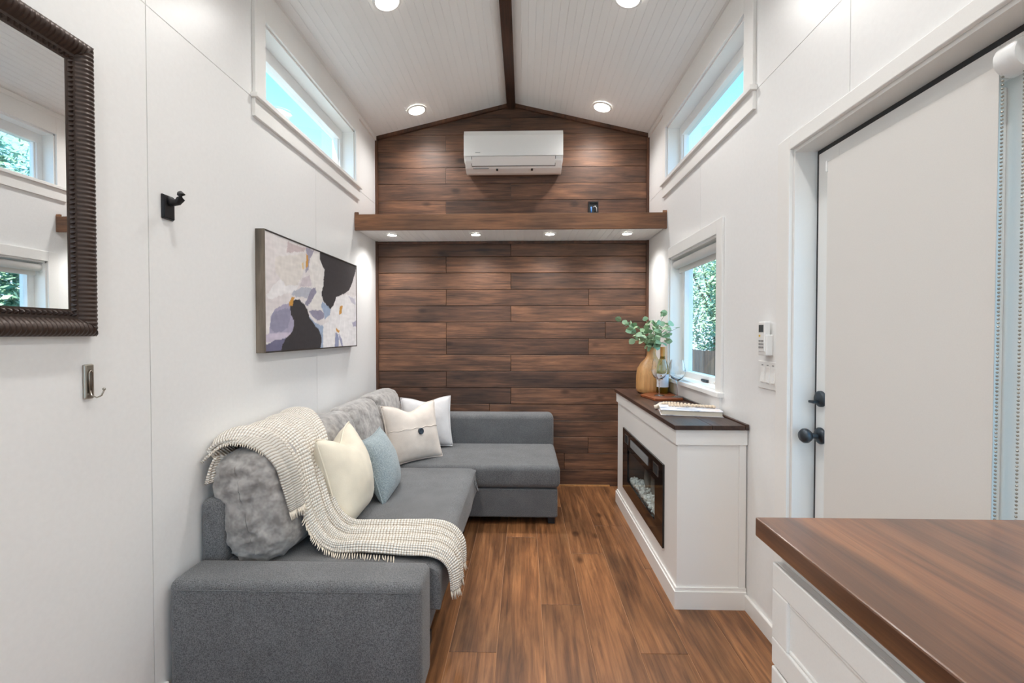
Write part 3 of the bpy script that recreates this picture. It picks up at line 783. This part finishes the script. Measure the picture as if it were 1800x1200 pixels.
bm_box(bm, CX0 + .15, CX0 + .155, iy0_ - .03, iy1_ + .03, iz0_ - .02, iz1_ + .03)
bm_box(bm, CX0 + .003, CX0 + .15, iy0_ - .03, iy1_ + .03, iz0_ - .02, iz0_ - .012)
bm_box(bm, CX0 + .003, CX0 + .15, iy0_ - .03, iy1_ + .03, iz1_ + .02, iz1_ + .03)
for yy in (iy0_ - .03, iy1_ + .025): bm_box(bm, CX0 + .003, CX0 + .15, yy, yy + .005, iz0_ - .012, iz1_ + .02)
from_bm('firebox', bm, plain('firebox_grey', rgb(92, 88, 84), .6), co)
bm = bmesh.new()
for k in range(420):
    bmesh.ops.create_icosphere(bm, subdivisions=1, radius=random.uniform(.008, .014), matrix=Matrix.Translation((CX0 + random.uniform(.012, .085), random.uniform(iy0_ + .005, iy1_ - .005), iz0_ - .004 + random.uniform(0, .03))) @ Matrix.Rotation(random.random() * 6, 4, 'X'))
tag(from_bm('crystal_bed', bm, plain('crystals', rgb(238, 236, 230), .3), co), 'white crystal pebbles', kind='stuff')
for k in range(4):
    yy = 2.60 + .16 * k
    tube('log', [(CX0 + .085, yy - .08, iz0_ + .02), (CX0 + .10, yy, iz0_ + .05), (CX0 + .12, yy + .09, iz0_ + .085)], [.02, .024, .016], plain('grey_log', rgb(128, 120, 110), .8), co, 8)
for a, b, c, d, nm in ((3.18, 3.265, .548, .602, 'display'), (2.47, 2.555, .548, .602, 'display')):
    bx_ = box(nm, CX0 - .0115, CX0 - .0098, a, b, c, d, 'darkgap', co)
    for r in ((a - .004, a, c, d), (b, b + .004, c, d), (a - .004, b + .004, c - .004, c), (a - .004, b + .004, d, d + .004)): box('display_rim', CX0 - .0125, CX0 - .0098, *r, 'chrome', co)
vg = box('heater_grille', CX0 - .0115, CX0 - .0098, 2.66, 3.10, .548, .600, plain('grille_grey', rgb(78, 78, 78), .4), co)
for k in range(7): box('grille_slat', CX0 - .0145, CX0 - .0112, 2.665, 3.095, .551 + k * .007, .554 + k * .007, 'greyplastic', co)

# ------------------------------------------------------------------ things on the console
vz = CZ + .0005
v_ = lathe('wooden_vase', [(.0, 0), (.088, 0), (.104, .012), (.110, .04), (.109, .13), (.101, .18), (.075, .222), (.046, .25), (.033, .275), (.030, .30), (.036, .325), (.038, .333), (.030, .333), (.024, .30), (.026, .27), (.0, .20)], (.935, 3.36, vz), 'vase', None, 36, 'z', False)
tag(v_, 'pale turned wooden vase holding eucalyptus on the console', 'vase')
eu = thing('eucalyptus_bunch', 'green eucalyptus stems standing in the wooden vase', 'plant', (.935, 3.36, vz + .30))
lm = bpy.data.meshes.new('leaf'); bm = bmesh.new()
prev = None
rows = [(0, .002), (.15, .55), (.35, .92), (.6, 1.0), (.82, .72), (1.0, .05)]
vr = []
for l, wd in rows: vr.append([bm.verts.new((sx * wd * .5, l, .10 * abs(sx) * wd - .12 * l * l)) for sx in (-1, 0, 1)])
for a, b in zip(vr, vr[1:]):
    for k in range(2): bm.faces.new((a[k], a[k + 1], b[k + 1], b[k]))
bm.to_mesh(lm); bm.free(); lm.materials.append(M['euc']); lm.polygons.foreach_set('use_smooth', [True] * len(lm.polygons))
root = Vector((.935, 3.36, vz + .26))
tips = [(-.26, .02, .25), (-.20, -.08, .16), (-.13, .05, .20), (-.04, -.06, .24), (.04, .03, .22), (.07, -.12, .28), (.09, -.2, .20), (.09, -.28, .16), (-.15, -.12, .08), (-.02, -.18, .12), (.05, -.22, .07), (-.08, .08, .12)]
for (tx, ty, tz) in tips:
    pts = []
    for k in range(8):
        u = k / 7
        pts.append(root + Vector((tx * u ** 1.4, ty * u ** 1.4, .06 * min(1, u * 3) + tz * (u - .22 * u * u) * 1.2)))
    tube('stem', pts, [.0028 - .002 * k / 7 for k in range(8)], 'stem', eu, 6)
    for k in range(2, 8):
        for s in (-1, 1):
            if k == 7 and s > 0: continue
            lo = bpy.data.objects.new('leaf', lm); COL.objects.link(lo); lo.parent = eu
            p = pts[k] - eu.location
            sz = random.uniform(.040, .062)
            d = Vector((random.uniform(-1, 1), random.uniform(-1, .5), random.uniform(-.5, .7))).normalized()
            if (pts[k] + d * sz).x > XR - .03: d.x = -abs(d.x)
            qn = d.to_track_quat('Y', 'Z') @ Matrix.Rotation(random.uniform(-1.2, 1.2), 3, 'Y').to_quaternion()
            lo.matrix_local = Matrix.Translation(p) @ qn.to_matrix().to_4x4() @ Matrix.Diagonal((sz * random.uniform(.75, .95), sz, sz, 1))
# serving board
bd = prism('serving_board', [(.806, 3.16), (.846, 2.95), (1.035, 2.975), (1.035, 3.27), (.90, 3.27)], 'z', vz, vz + .016, 'board', None, .003)
tag(bd, 'reddish wooden serving board under the bottle and glasses', 'serving board')
bz = vz + .0165
wbt = thing('wine_bottle', 'olive glass wine bottle with gold foil neck and white label', 'bottle', (.972, 3.215, bz))
bp = [(.0, .004), (.034, .0), (.040, .006), (.041, .16), (.039, .185), (.030, .215), (.019, .245), (.0150, .27), (.0148, .315)]
lathe('bottle_glass', bp + [(0.0, .318)], (.972, 3.215, bz), 'bottle', wbt, 32, 'z', False)
lathe('foil_capsule', [(.0, .324), (.0162, .324), (.0168, .30), (.0165, .245), (.0200, .242), (.0162, .243)], (.972, 3.215, bz), 'foil', wbt, 24, 'z', False)
bm = bmesh.new(); ring = []
for k in range(25):
    a = math.radians(-175 + 150 * k / 24); ring.append((bm.verts.new((.972 + .0414 * math.cos(a), 3.215 + .0414 * math.sin(a), bz + .045)), bm.verts.new((.972 + .0414 * math.cos(a), 3.215 + .0414 * math.sin(a), bz + .135))))
for a, b in zip(ring, ring[1:]): bm.faces.new((a[0], b[0], b[1], a[1]))
lb = from_bm('paper_label', bm, 'label', wbt, True)
bm = bmesh.new(); bm_box(bm, .945, .962, 3.1745, 3.1775, bz + .10, bz + .105); bm_box(bm, .948, .958, 3.1740, 3.1775, bz + .112, bz + .122)
from_bm('label_emblem', bm, 'foil', wbt)
for gx, gy, lab in ((.912, 3.09, 'empty stemmed wine glass beside the bottle and wooden vase'), (1.008, 3.02, 'empty stemmed wine glass nearer the window sill')):
    g = lathe('wine_glass', [(.0, .0), (.034, .0), (.034, .002), (.006, .008), (.0036, .02), (.0036, .10), (.012, .108), (.036, .125), (.050, .155), (.052, .175), (.046, .215), (.040, .245), (.039, .245), (.0445, .215), (.0505, .175), (.0485, .155), (.035, .127), (.0, .110)], (gx, gy, bz), 'wineglass', None, 36, 'z', False)
    tag(g, lab, 'wine glass', 'empty wine glasses on the serving board')
# book
ang = math.atan2(-.073, .329)
bk = thing('book', 'pale hardcover book lying on the console under the bead garland', 'book', (.89, 2.50, vz))
def rot_box(name, cx, cy, hx, hy, z0_, z1_, a, mat, parent, bev=.001):
    bm = bmesh.new(); bm_box(bm, -hx, hx, -hy, hy, z0_, z1_, bev, 1)
    bmesh.ops.transform(bm, matrix=Matrix.Translation((cx, cy, 0)) @ Matrix.Rotation(a, 4, 'Z'), verts=bm.verts[:])
    return from_bm(name, bm, mat, parent)
def cover():
    m, t, b = nodes('book_cover_print'); v = coords(t, (6, 9, 6)); f = noise_tex(t, v, 1.5, 4, .6, 1)
    t.links.new(ramp_of(t, f, [(.35, rgb(150, 158, 176)), (.48, rgb(222, 222, 228)), (.62, rgb(236, 232, 230)), (.75, rgb(206, 150, 120))]), b.inputs['Base Color']); return m
cm = cover()
rot_box('pages', .903, 2.505, .150, .098, vz + .003, vz + .026, ang, 'paper', bk)
rot_box('cover', .903, 2.505, .155, .102, vz, vz + .003, ang, cm, bk); rot_box('cover', .903, 2.505, .155, .102, vz + .026, vz + .029, ang, cm, bk)
gl = thing('bead_garland', 'pale wooden bead garland with a tassel lying on the book', 'garland', (.90, 2.55, vz + .029))
path = []
for k in range(32):
    u = k / 31
    if u < .5: s = u * 2; p = (.80 + .235 * s, 2.62 - .115 * s + .02 * math.sin(s * 6))
    else: s = (u - .5) * 2; p = (1.035 - .225 * s, 2.475 + .085 * s + .015 * math.sin(s * 5))
    path.append(p)
bmsh = None
for (px_, py_) in path:
    if bmsh is None:
        bm = bmesh.new(); bmesh.ops.create_icosphere(bm, subdivisions=2, radius=.0083); o = from_bm('bead', bm, 'bead', gl, True)
        bmsh = o.data
    else:
        o = bpy.data.objects.new('bead', bmsh); COL.objects.link(o); o.parent = gl
    o.matrix_parent_inverse = Matrix.Identity(4)
    o.location = Vector((px_, py_, vz + .0375)) - gl.location
tube('tassel', [(.80, 2.625, vz + .037), (.785, 2.63, vz + .032), (.765, 2.632, vz + .014), (.752, 2.634, vz + .009)], [.005, .009, .012, .014], 'fringe', gl, 10)
# shell on the window sill
sh = thing('sea_shell', 'white spiral sea shell lying on the window sill', 'shell', (XR + .04, 2.64, 1.012))
bm = bmesh.new()
bm_tube(bm, [(XR + .05, 2.58 + .02 * k, 1.014 + .022 + .006 * math.sin(k)) for k in range(7)], [.008, .020, .022, .018, .013, .008, .003], 12)
from_bm('shell_body', bm, 'shell', sh, True)
lathe('shell_lip', [(.0, 2.572), (.014, 2.578), (.022, 2.59), (.016, 2.60)], (XR + .036, 0, 1.034), 'shell', sh, 14, 'y', False)

# ------------------------------------------------------------------ wall things, right
sw = thing('switch_plate', 'white plate with three rocker switches beside the door', 'light switch', (XR, 2.0, 1.08))
box('plate', XR - .006, XR, 1.918, 2.085, 1.078, 1.198, 'plastic', sw, .002)
for k in range(3):
    yy = 1.942 + k * .043
    box('switch_frame', XR - .0075, XR - .0055, yy, yy + .034, 1.102, 1.174, 'trim', sw, .0005)
    prism('rocker', [(XR - .0072, 1.106), (XR - .0125, 1.108), (XR - .008, 1.150), (XR - .0072, 1.150)], 'y', yy + .005, yy + .029, 'plastic', sw)
    box('switch_print', XR - .0078, XR - .0074, yy + .010, yy + .024, 1.180, 1.184, 'greyplastic', sw)
rm = thing('remote_control', 'white air conditioner remote in a wall holder above the switch plate', 'remote control', (XR - .02, 2.0, 1.225))
box('holder', XR - .03, XR, 1.972, 2.042, 1.225, 1.315, 'plastic', rm, .004)
box('handset', XR - .034, XR - .008, 1.98, 2.034, 1.24, 1.372, 'plastic', rm, .005)
box('screen', XR - .0352, XR - .0335, 1.988, 2.026, 1.326, 1.358, plain('lcd_dark', rgb(72, 80, 82), .2), rm)
box('power_button', XR - .036, XR - .0335, 2.014, 2.024, 1.306, 1.315, plain('yellow_button', rgb(222, 184, 70), .4), rm)
for r in range(3):
    for c in range(3): box('button', XR - .0358, XR - .0335, 1.988 + c * .014, 1.997 + c * .014, 1.256 + r * .014, 1.264 + r * .014, 'greyplastic', rm)

# ------------------------------------------------------------------ kitchen counter by the door
KX, KY = .467, .926
ct = box('countertop', KX, XR - .004, -1.2, KY, .912, .95, 'counter', None, .003)
tag(ct, 'dark stained butcher block countertop over white drawers', 'countertop')
cb = thing('base_cabinet', 'white kitchen base cabinet with panelled drawers under the dark countertop', 'cabinet', (.77, 0, 0))
box('carcass', KX + .042, XR - .016, -1.19, KY - .02, .0, .911, 'trim', cb, .002)
for k, ys in enumerate(((.30, KY - .024), (-.32, .294), (-.94, -.326))):
    for z0_, z1_ in ((.672, .872), (.39, .666), (.10, .384)):
        a, b = ys; x0 = KX + .022; x1 = KX + .042
        d = box('drawer_front', x0 + .006, x1, a, b, z0_, z1_, 'trim', cb, .002)
        w_ = .052
        for r in ((a, b, z1_ - w_, z1_), (a, b, z0_, z0_ + w_), (a, a + w_, z0_ + w_, z1_ - w_), (b - w_, b, z0_ + w_, z1_ - w_)):
            q = box('drawer_frame', x0, x0 + .008, *r, 'trim', d, .003); q.matrix_parent_inverse = d.matrix_world.inverted()
        q = box('drawer_bead', x0 + .003, x0 + .008, a + w_, b - w_, z0_ + w_, z0_ + w_ + .008, 'trim', d, .003)
        q = box('drawer_bead', x0 + .003, x0 + .008, a + w_, b - w_, z1_ - w_ - .008, z1_ - w_, 'trim', d, .003)

# ------------------------------------------------------------------ wall things, left
def painting():
    pt = thing('abstract_painting', 'framed abstract painting in white, charcoal, lavender and ochre on the white wall', 'painting', (XL + .02, 2.75, 1.225))
    y0, y1, z0, z1, d = 2.15, 3.352, 1.226, 1.822, .045
    fm = wood('grey_oak_frame', [(.3, rgb(96, 86, 74)), (.6, rgb(130, 118, 104)), (.8, rgb(150, 138, 122))], 2, .6, 0, False)
    for r in ((y0, y0 + .006, z0, z1), (y1 - .006, y1, z0, z1)): box('frame_side', XL, XL + d, *r, fm, pt)
    fb = plain('dark_frame_edge', rgb(60, 54, 50), .5)
    for r in ((y0 + .006, y1 - .006, z1 - .006, z1), (y0 + .006, y1 - .006, z0, z0 + .006)): box('frame_rail', XL, XL + d, *r, fb, pt)
    # printed picture: colour patches traced as outlines, stored as a colour attribute on a fine grid
    K_, G_, L_, B_, O_, W_ = (58, 55, 58), (150, 148, 170), (172, 166, 188), (160, 176, 200), (208, 152, 72), (238, 235, 235)
    shapes = [(W_, [(230, 560), (330, 480), (400, 460), (450, 520), (420, 600), (300, 640), (200, 680), (175, 640)]),
        ((226, 220, 214), [(250, 330), (490, 300), (500, 400), (430, 560), (330, 560), (250, 450)]),
        ((206, 190, 190), [(350, 205), (420, 235), (500, 262), (490, 282), (400, 292), (340, 296)]),
        ((210, 200, 204), [(470, 500), (530, 480), (540, 560), (450, 572)]),
        ((232, 228, 224), [(540, 300), (610, 300), (640, 420), (635, 560), (625, 760), (560, 760), (520, 700), (560, 600), (530, 480)]),
        ((164, 160, 176), [(498, 250), (565, 282), (552, 310), (530, 340), (520, 430), (490, 470), (515, 340), (500, 290)]),
        ((186, 188, 198), [(400, 600), (480, 575), (545, 580), (535, 640), (500, 662), (420, 655), (380, 640)]),
        ((150, 146, 166), [(540, 590), (575, 578), (582, 620), (540, 690), (510, 735), (488, 712), (520, 640)]),
        ((150, 146, 166), [(520, 770), (560, 758), (622, 765), (650, 790), (640, 830), (590, 852), (550, 812)]),
        (L_, [(260, 740), (390, 690), (405, 860), (395, 960), (310, 990), (200, 950), (215, 800)]),
        (G_, [(225, 780), (300, 752), (368, 750), (372, 830), (350, 900), (300, 940), (240, 938), (205, 900), (215, 840)]),
        ((206, 196, 212), [(160, 960), (300, 940), (390, 940), (330, 1010), (250, 1010), (160, 1030)]),
        ((112, 110, 136), [(160, 1050), (240, 1010), (340, 990), (340, 1100), (160, 1112)]),
        (B_, [(630, 690), (700, 750), (690, 800), (650, 835), (640, 770), (620, 735)]),
        (B_, [(515, 790), (560, 856), (620, 884), (640, 890), (638, 1070), (600, 1080), (600, 930), (550, 870)]),
        (K_, [(612, 286), (640, 296), (905, 402), (898, 450), (880, 520), (850, 600), (800, 630), (745, 655), (735, 700), (700, 752), (670, 725), (640, 690), (625, 640), (628, 590), (640, 560), (648, 430), (625, 390), (610, 340)]),
        (K_, [(400, 680), (440, 672), (480, 710), (510, 760), (525, 820), (570, 880), (608, 930), (626, 1000), (620, 1066), (560, 1090), (440, 1100), (300, 1110), (300, 1060), (340, 985), (385, 940), (397, 900), (405, 850), (375, 800), (368, 740), (385, 700)]),
        (W_, [(690, 800), (745, 655), (790, 640), (830, 634), (880, 656), (912, 640), (912, 1064), (790, 1068), (720, 930), (685, 900), (680, 850)]),
        (W_, [(636, 880), (685, 850), (725, 940), (730, 1066), (640, 1076)]),
        ((204, 200, 210), [(840, 650), (890, 665), (900, 720), (870, 700)]), ((176, 172, 192), [(872, 855), (905, 850), (905, 895), (880, 895)]),
        ((150, 156, 184), [(738, 945), (764, 960), (764, 1058), (732, 1062)]), ((160, 160, 184), [(770, 950), (790, 1000), (800, 1058), (788, 1058), (766, 980)]),
        (O_, [(385, 652), (406, 660), (385, 722), (363, 728), (365, 690)]), (O_, [(498, 305), (516, 318), (518, 400), (498, 424)]),
        (O_, [(772, 735), (797, 722), (787, 790), (766, 797)]), (O_, [(742, 908), (772, 930), (766, 946), (745, 930)]), ((226, 200, 150), [(466, 380), (480, 370), (482, 430), (468, 440)])]
    xx = XL + d - .003
    fw = Vector((-0.02623695, 0.99950271, -0.0174913)); rt = Vector((math.cos(.0262437), math.sin(.0262437), 0)); upv = rt.cross(fw)
    def to_wall(p):
        dv = fw * 800 + rt * (430 + p[0] / 4.617 - 900) - upv * (380 + p[1] / 4.617 - 600)
        k = xx / dv.x; return (dv.y * k, 1.32 + dv.z * k)
    polys = [(rgb(*c), [to_wall(p) for p in pl]) for c, pl in shapes]
    polys = [(c, pl, min(p[0] for p in pl), max(p[0] for p in pl), min(p[1] for p in pl), max(p[1] for p in pl)) for c, pl in polys]
    def inside(pl, a, b_):
        r = False; n = len(pl)
        for i in range(n):
            (x1, y1_), (x2, y2_) = pl[i], pl[i - 1]
            if (y1_ > b_) != (y2_ > b_) and a < (x2 - x1) * (b_ - y1_) / (y2_ - y1_) + x1: r = not r
        return r
    nu, nv = 220, 110; verts, faces, cols = [], [], []
    ya, yb, za, zb = y0 + .007, y1 - .007, z0 + .007, z1 - .007
    for j in range(nv + 1):
        for i in range(nu + 1):
            Y, Z = ya + (yb - ya) * i / nu, za + (zb - za) * j / nv
            verts.append((xx, Y, Z))
            v3 = Vector((Y * 26, Z * 26, 0)); a = Y + .006 * noise.noise(v3) + .004 * noise.noise(v3 * 3.1); b_ = Z + .006 * noise.noise(v3 + Vector((40, 0, 0))) + .004 * noise.noise(v3 * 3.1 + Vector((9, 0, 0)))
            tone = .5 + .5 * noise.noise(Vector((Y * 5, Z * 5, 2)))
            col = Vector(rgb(222, 214, 214)[:3]).lerp(Vector(rgb(234, 230, 228)[:3]), tone)
            for c, pl, p0, p1, q0, q1 in polys:
                if p0 <= a <= p1 and q0 <= b_ <= q1 and inside(pl, a, b_): col = Vector(c[:3])
            col = col * (1 + .10 * noise.noise(Vector((Y * 14, Z * 60, 1))) + .08 * noise.noise(Vector((Y * 45, Z * 30, 7))))
            cols += [max(0, col.x), max(0, col.y), max(0, col.z), 1]
    w1 = nu + 1
    for j in range(nv):
        for i in range(nu): faces.append((j * w1 + i, j * w1 + i + 1, (j + 1) * w1 + i + 1, (j + 1) * w1 + i))
    me = bpy.data.meshes.new('canvas'); me.from_pydata(verts, [], faces)
    ca = me.color_attributes.new('print', 'FLOAT_COLOR', 'POINT'); ca.data.foreach_set('color', cols)
    m, t, b = nodes('abstract_canvas'); at = N(t, 'ShaderNodeVertexColor', layer_name='print')
    t.links.new(at.outputs[0], b.inputs['Base Color']); b.inputs['Roughness'].default_value = .6
    bump(t, b, noise_tex(t, coords(t, (1, 1, 1)), 90, 4), .2, .003)
    me.materials.append(m); o = bpy.data.objects.new('canvas', me); link(o, pt)
    box('backing', XL + .004, XL + d - .006, y0 + .006, y1 - .006, z0 + .006, z1 - .006, fb, pt)
painting()
def mirror():
    mr = thing('wall_mirror', 'large mirror in a dark ribbed carved frame on the white wall', 'mirror', (XL + .02, 1.0, 1.31))
    y0, y1, z0, z1 = .66, 1.318, 1.312, 2.158
    box('mirror_glass', XL + .004, XL + .012, y0 + .06, y1 - .06, z0 + .06, z1 - .06, 'mirror', mr)
    # ribbed frame: sweep with mitred corners, ribs across the band
    def run(a, b, inward, nm):
        a, b = Vector(a), Vector(b); L = (b - a).length; d = (b - a).normalized(); inw = Vector(inward)
        bm = bmesh.new(); n = int(L / .0024); prev = None
        for k in range(n + 1):
            s = L * k / n; rib = .5 + .5 * math.cos(2 * PI * s / .0125)
            ring = []
            for q in range(9):
                u = q / 8; w_ = .052 * u
                ss = min(max(s, w_), L - w_)
                h = .012 + .022 * math.sin(PI * min(1, u * 1.05 + .05)) ** .7 + .004 * rib * math.sin(PI * u) ** .5
                ring.append(bm.verts.new(a + d * ss + inw * w_ + Vector((h, 0, 0))))
            if prev:
                for q in range(8): bm.faces.new((prev[q], ring[q], ring[q + 1], prev[q + 1]))
            else: pass
            prev = ring
        # outer side to the wall
        vs = [bm.verts.new(p) for p in (a, b, b + Vector((.016, 0, 0)), a + Vector((.016, 0, 0)))]; bm.faces.new(vs)
        from_bm(nm, bm, 'mirrorframe', mr, True)
        # inner beading of small pyramids
        bm = bmesh.new(); m_ = int((L - .11) / .0135)
        for k in range(m_):
            c = a + d * (.055 + (L - .11) * (k + .5) / m_) + inw * .064
            hd, hi = d * .0064, inw * .009
            q = [bm.verts.new(c + s1 * hd + s2 * hi + Vector((.010, 0, 0))) for s1, s2 in ((-1, -1), (1, -1), (1, 1), (-1, 1))]
            tp = bm.verts.new(c + Vector((.024, 0, 0)))
            for e in range(4): bm.faces.new((q[e], q[(e + 1) % 4], tp))
        e0, e1 = a + d * .05 + inw * .05, b - d * .05 + inw * .05
        i0, i1 = a + d * .076 + inw * .076, b - d * .076 + inw * .076
        for hz in (.0135,): bm.faces.new([bm.verts.new(p + Vector((hz, 0, 0))) for p in (e0, e1, i1, i0)])
        bm.faces.new([bm.verts.new(p) for p in (i0 + Vector((.0135, 0, 0)), i1 + Vector((.0135, 0, 0)), i1 + Vector((.004, 0, 0)), i0 + Vector((.004, 0, 0)))])
        tag(from_bm('frame_beading', bm, 'mirrorframe', mr), kind='stuff')
    P = [(XL, y0, z0), (XL, y1, z0), (XL, y1, z1), (XL, y0, z1)]
    for k, inw in enumerate(((0, 0, 1), (0, -1, 0), (0, 0, -1), (0, 1, 0))): run(P[k], P[(k + 1) % 4], inw, 'frame_moulding')
mirror()
hk = thing('coat_hook', 'black metal coat hook between the mirror and the painting', 'hook', (XL, 1.61, 1.73))
bm = bmesh.new()
vs = []
for (dx, y, z_) in ((0, 1.584, 1.728), (0, 1.640, 1.728), (0, 1.640, 1.818), (0, 1.584, 1.818)): vs.append(bm.verts.new((XL + dx, y, z_)))
fr = [bm.verts.new((XL + .012, y, z_)) for (y, z_) in ((1.588, 1.732), (1.636, 1.732), (1.636, 1.812), (1.588, 1.812))]
bm.faces.new(vs); bm.faces.new(fr)
for k in range(4): bm.faces.new((vs[k], vs[(k + 1) % 4], fr[(k + 1) % 4], fr[k]))
bmesh.ops.bevel(bm, geom=bm.edges[:], offset=.0025, segments=2, affect='EDGES')
from_bm('back_plate', bm, 'black', hk)
tube('hook_arm', [(XL + .008, 1.612, 1.798), (XL + .025, 1.612, 1.790), (XL + .042, 1.612, 1.792), (XL + .053, 1.612, 1.804), (XL + .054, 1.612, 1.818), (XL + .048, 1.612, 1.826)], [.015, .013, .012, .013, .013, .009], 'black', hk, 12)
h2 = thing('adhesive_hook', 'small brushed nickel adhesive hook below the mirror', 'hook', (XL, 1.30, 1.13))
box('back_plate', XL, XL + .010, 1.288, 1.317, 1.128, 1.230, 'chrome', h2, .004)
tube('wire_loop', [(XL + .012, 1.298, 1.145), (XL + .014, 1.298, 1.206), (XL + .014, 1.3025, 1.213), (XL + .014, 1.307, 1.206), (XL + .012, 1.307, 1.145)], .0022, 'chrome', h2)
tube('hook_wire', [(XL + .010, 1.3025, 1.152), (XL + .014, 1.3025, 1.138), (XL + .030, 1.3025, 1.132), (XL + .044, 1.3025, 1.138), (XL + .052, 1.3025, 1.154)], .0022, 'chrome', h2)
bm = bmesh.new(); bmesh.ops.create_icosphere(bm, subdivisions=2, radius=.0045, matrix=Matrix.Translation((XL + .052, 1.3025, 1.157))); from_bm('ball_tip', bm, 'chrome', h2, True)

# ------------------------------------------------------------------ outside
GZ = -.7
struct(box('ground', -40, 40, -30, 50, GZ - .2, GZ, 'grass'))
fn = thing('wooden_fence', 'weathered vertical board fence outside the window', 'fence', (3.2, 9, GZ))
pm = None
for k in range(110):
    y = 2.5 + k * .125
    if pm is None: o = box('fence_board', 3.2, 3.222, y, y + .118, GZ, 1.02, 'fence', fn); pm = o.data
    else:
        o = bpy.data.objects.new('fence_board', pm); COL.objects.link(o); o.parent = fn; o.matrix_parent_inverse = Matrix.Translation(-fn.location); o.location = (0, k * .125, random.uniform(-.01, .01))
for z_ in (-.3, .7): box('fence_rail', 3.222, 3.26, 2.5, 16.3, z_, z_ + .08, 'fence', fn)
def tree(label, c, rx, ry, rz, zc, n, mat='foliage', size=.06, name='garden_tree'):
    t = thing(name, label, 'tree', (c[0], c[1], GZ), 'trees outside')
    verts, faces = [], []
    for k in range(n):
        while True:
            p = Vector((random.uniform(-1, 1), random.uniform(-1, 1), random.uniform(-1, 1)))
            if .25 < p.length < 1: break
        p *= (.85 + .25 * noise.noise(p * 3 + Vector((c[0], c[1], 0))))
        q = Vector((c[0] + p.x * rx, c[1] + p.y * ry, zc + p.z * rz))
        d = Vector((random.gauss(0, 1), random.gauss(0, 1), random.gauss(0, 1))).normalized(); e = d.orthogonal().normalized(); s = size * random.uniform(.6, 1.3)
        i = len(verts); verts += [q - d * s, q + e * s * .45, q + d * s, q - e * s * .45]; faces.append((i, i + 1, i + 2, i + 3))
    me = bpy.data.meshes.new('foliage'); me.from_pydata(verts, [], faces); me.materials.append(M[mat])
    o = bpy.data.objects.new('foliage', me); link(o, t); tag(o, kind='stuff')
    tube('trunk', [(c[0], c[1], GZ), (c[0] + .05, c[1], zc * .5), (c[0], c[1] + .05, zc)], [.14, .11, .06], 'bark', t)
    for a in range(4): tube('branch', [(c[0], c[1], zc * .6), (c[0] + rx * .5 * math.cos(a * 1.6), c[1] + ry * .5 * math.sin(a * 1.6), zc + .3 * rz)], [.05, .02], 'bark', t, 6)
tree('broad leafy tree behind the fence, first beyond the console window', (4.6, 5.5), 1.2, 1.35, 2.2, 2.3, 14000)
tree('dense leafy tree behind the fence filling the console window', (4.7, 8.8), 1.3, 1.7, 2.4, 2.2, 17000)
tree('leafy tree behind the fence at the far corner of the yard', (5.0, 12.0), 1.6, 1.8, 2.6, 2.5, 9000)
tree('tall pale tree farther back beyond the fence', (7.5, 7.5), 1.8, 2.2, 2.4, 3.4, 9000)
def palm():
    c = (-5.2, 12.0)
    t = thing('palm_tree', 'palm tree outside the high window over the painting', 'tree', (c[0], c[1], GZ))
    tube('trunk', [(c[0], c[1], GZ), (c[0] + .1, c[1], 2.5), (c[0], c[1], 5.2)], [.2, .16, .14], 'bark', t)
    for k in range(16):
        a = 2 * PI * k / 16 + random.uniform(-.15, .15); L = random.uniform(1.6, 2.1); up = random.uniform(.1, .9)
        verts, faces = [], []
        pts = [Vector((c[0], c[1], 5.2)) + Vector((math.cos(a) * L * u, math.sin(a) * L * u, up * L * (u - .9 * u * u))) for u in [q / 20 for q in range(21)]]
        for p, q in zip(pts[2:], pts[3:]):
            d = (q - p).normalized(); s = d.cross(Vector((0, 0, 1))).normalized()
            for sg in (-1, 1):
                e = p + s * sg * .38 + d * .15 - Vector((0, 0, .10)); i = len(verts)
                verts += [p, p + d * .03, e]; faces.append((i, i + 1, i + 2))
        me = bpy.data.meshes.new('frond'); me.from_pydata(verts, [], faces); me.materials.append(M['palm'])
        o = bpy.data.objects.new('frond', me); link(o, t)
palm()
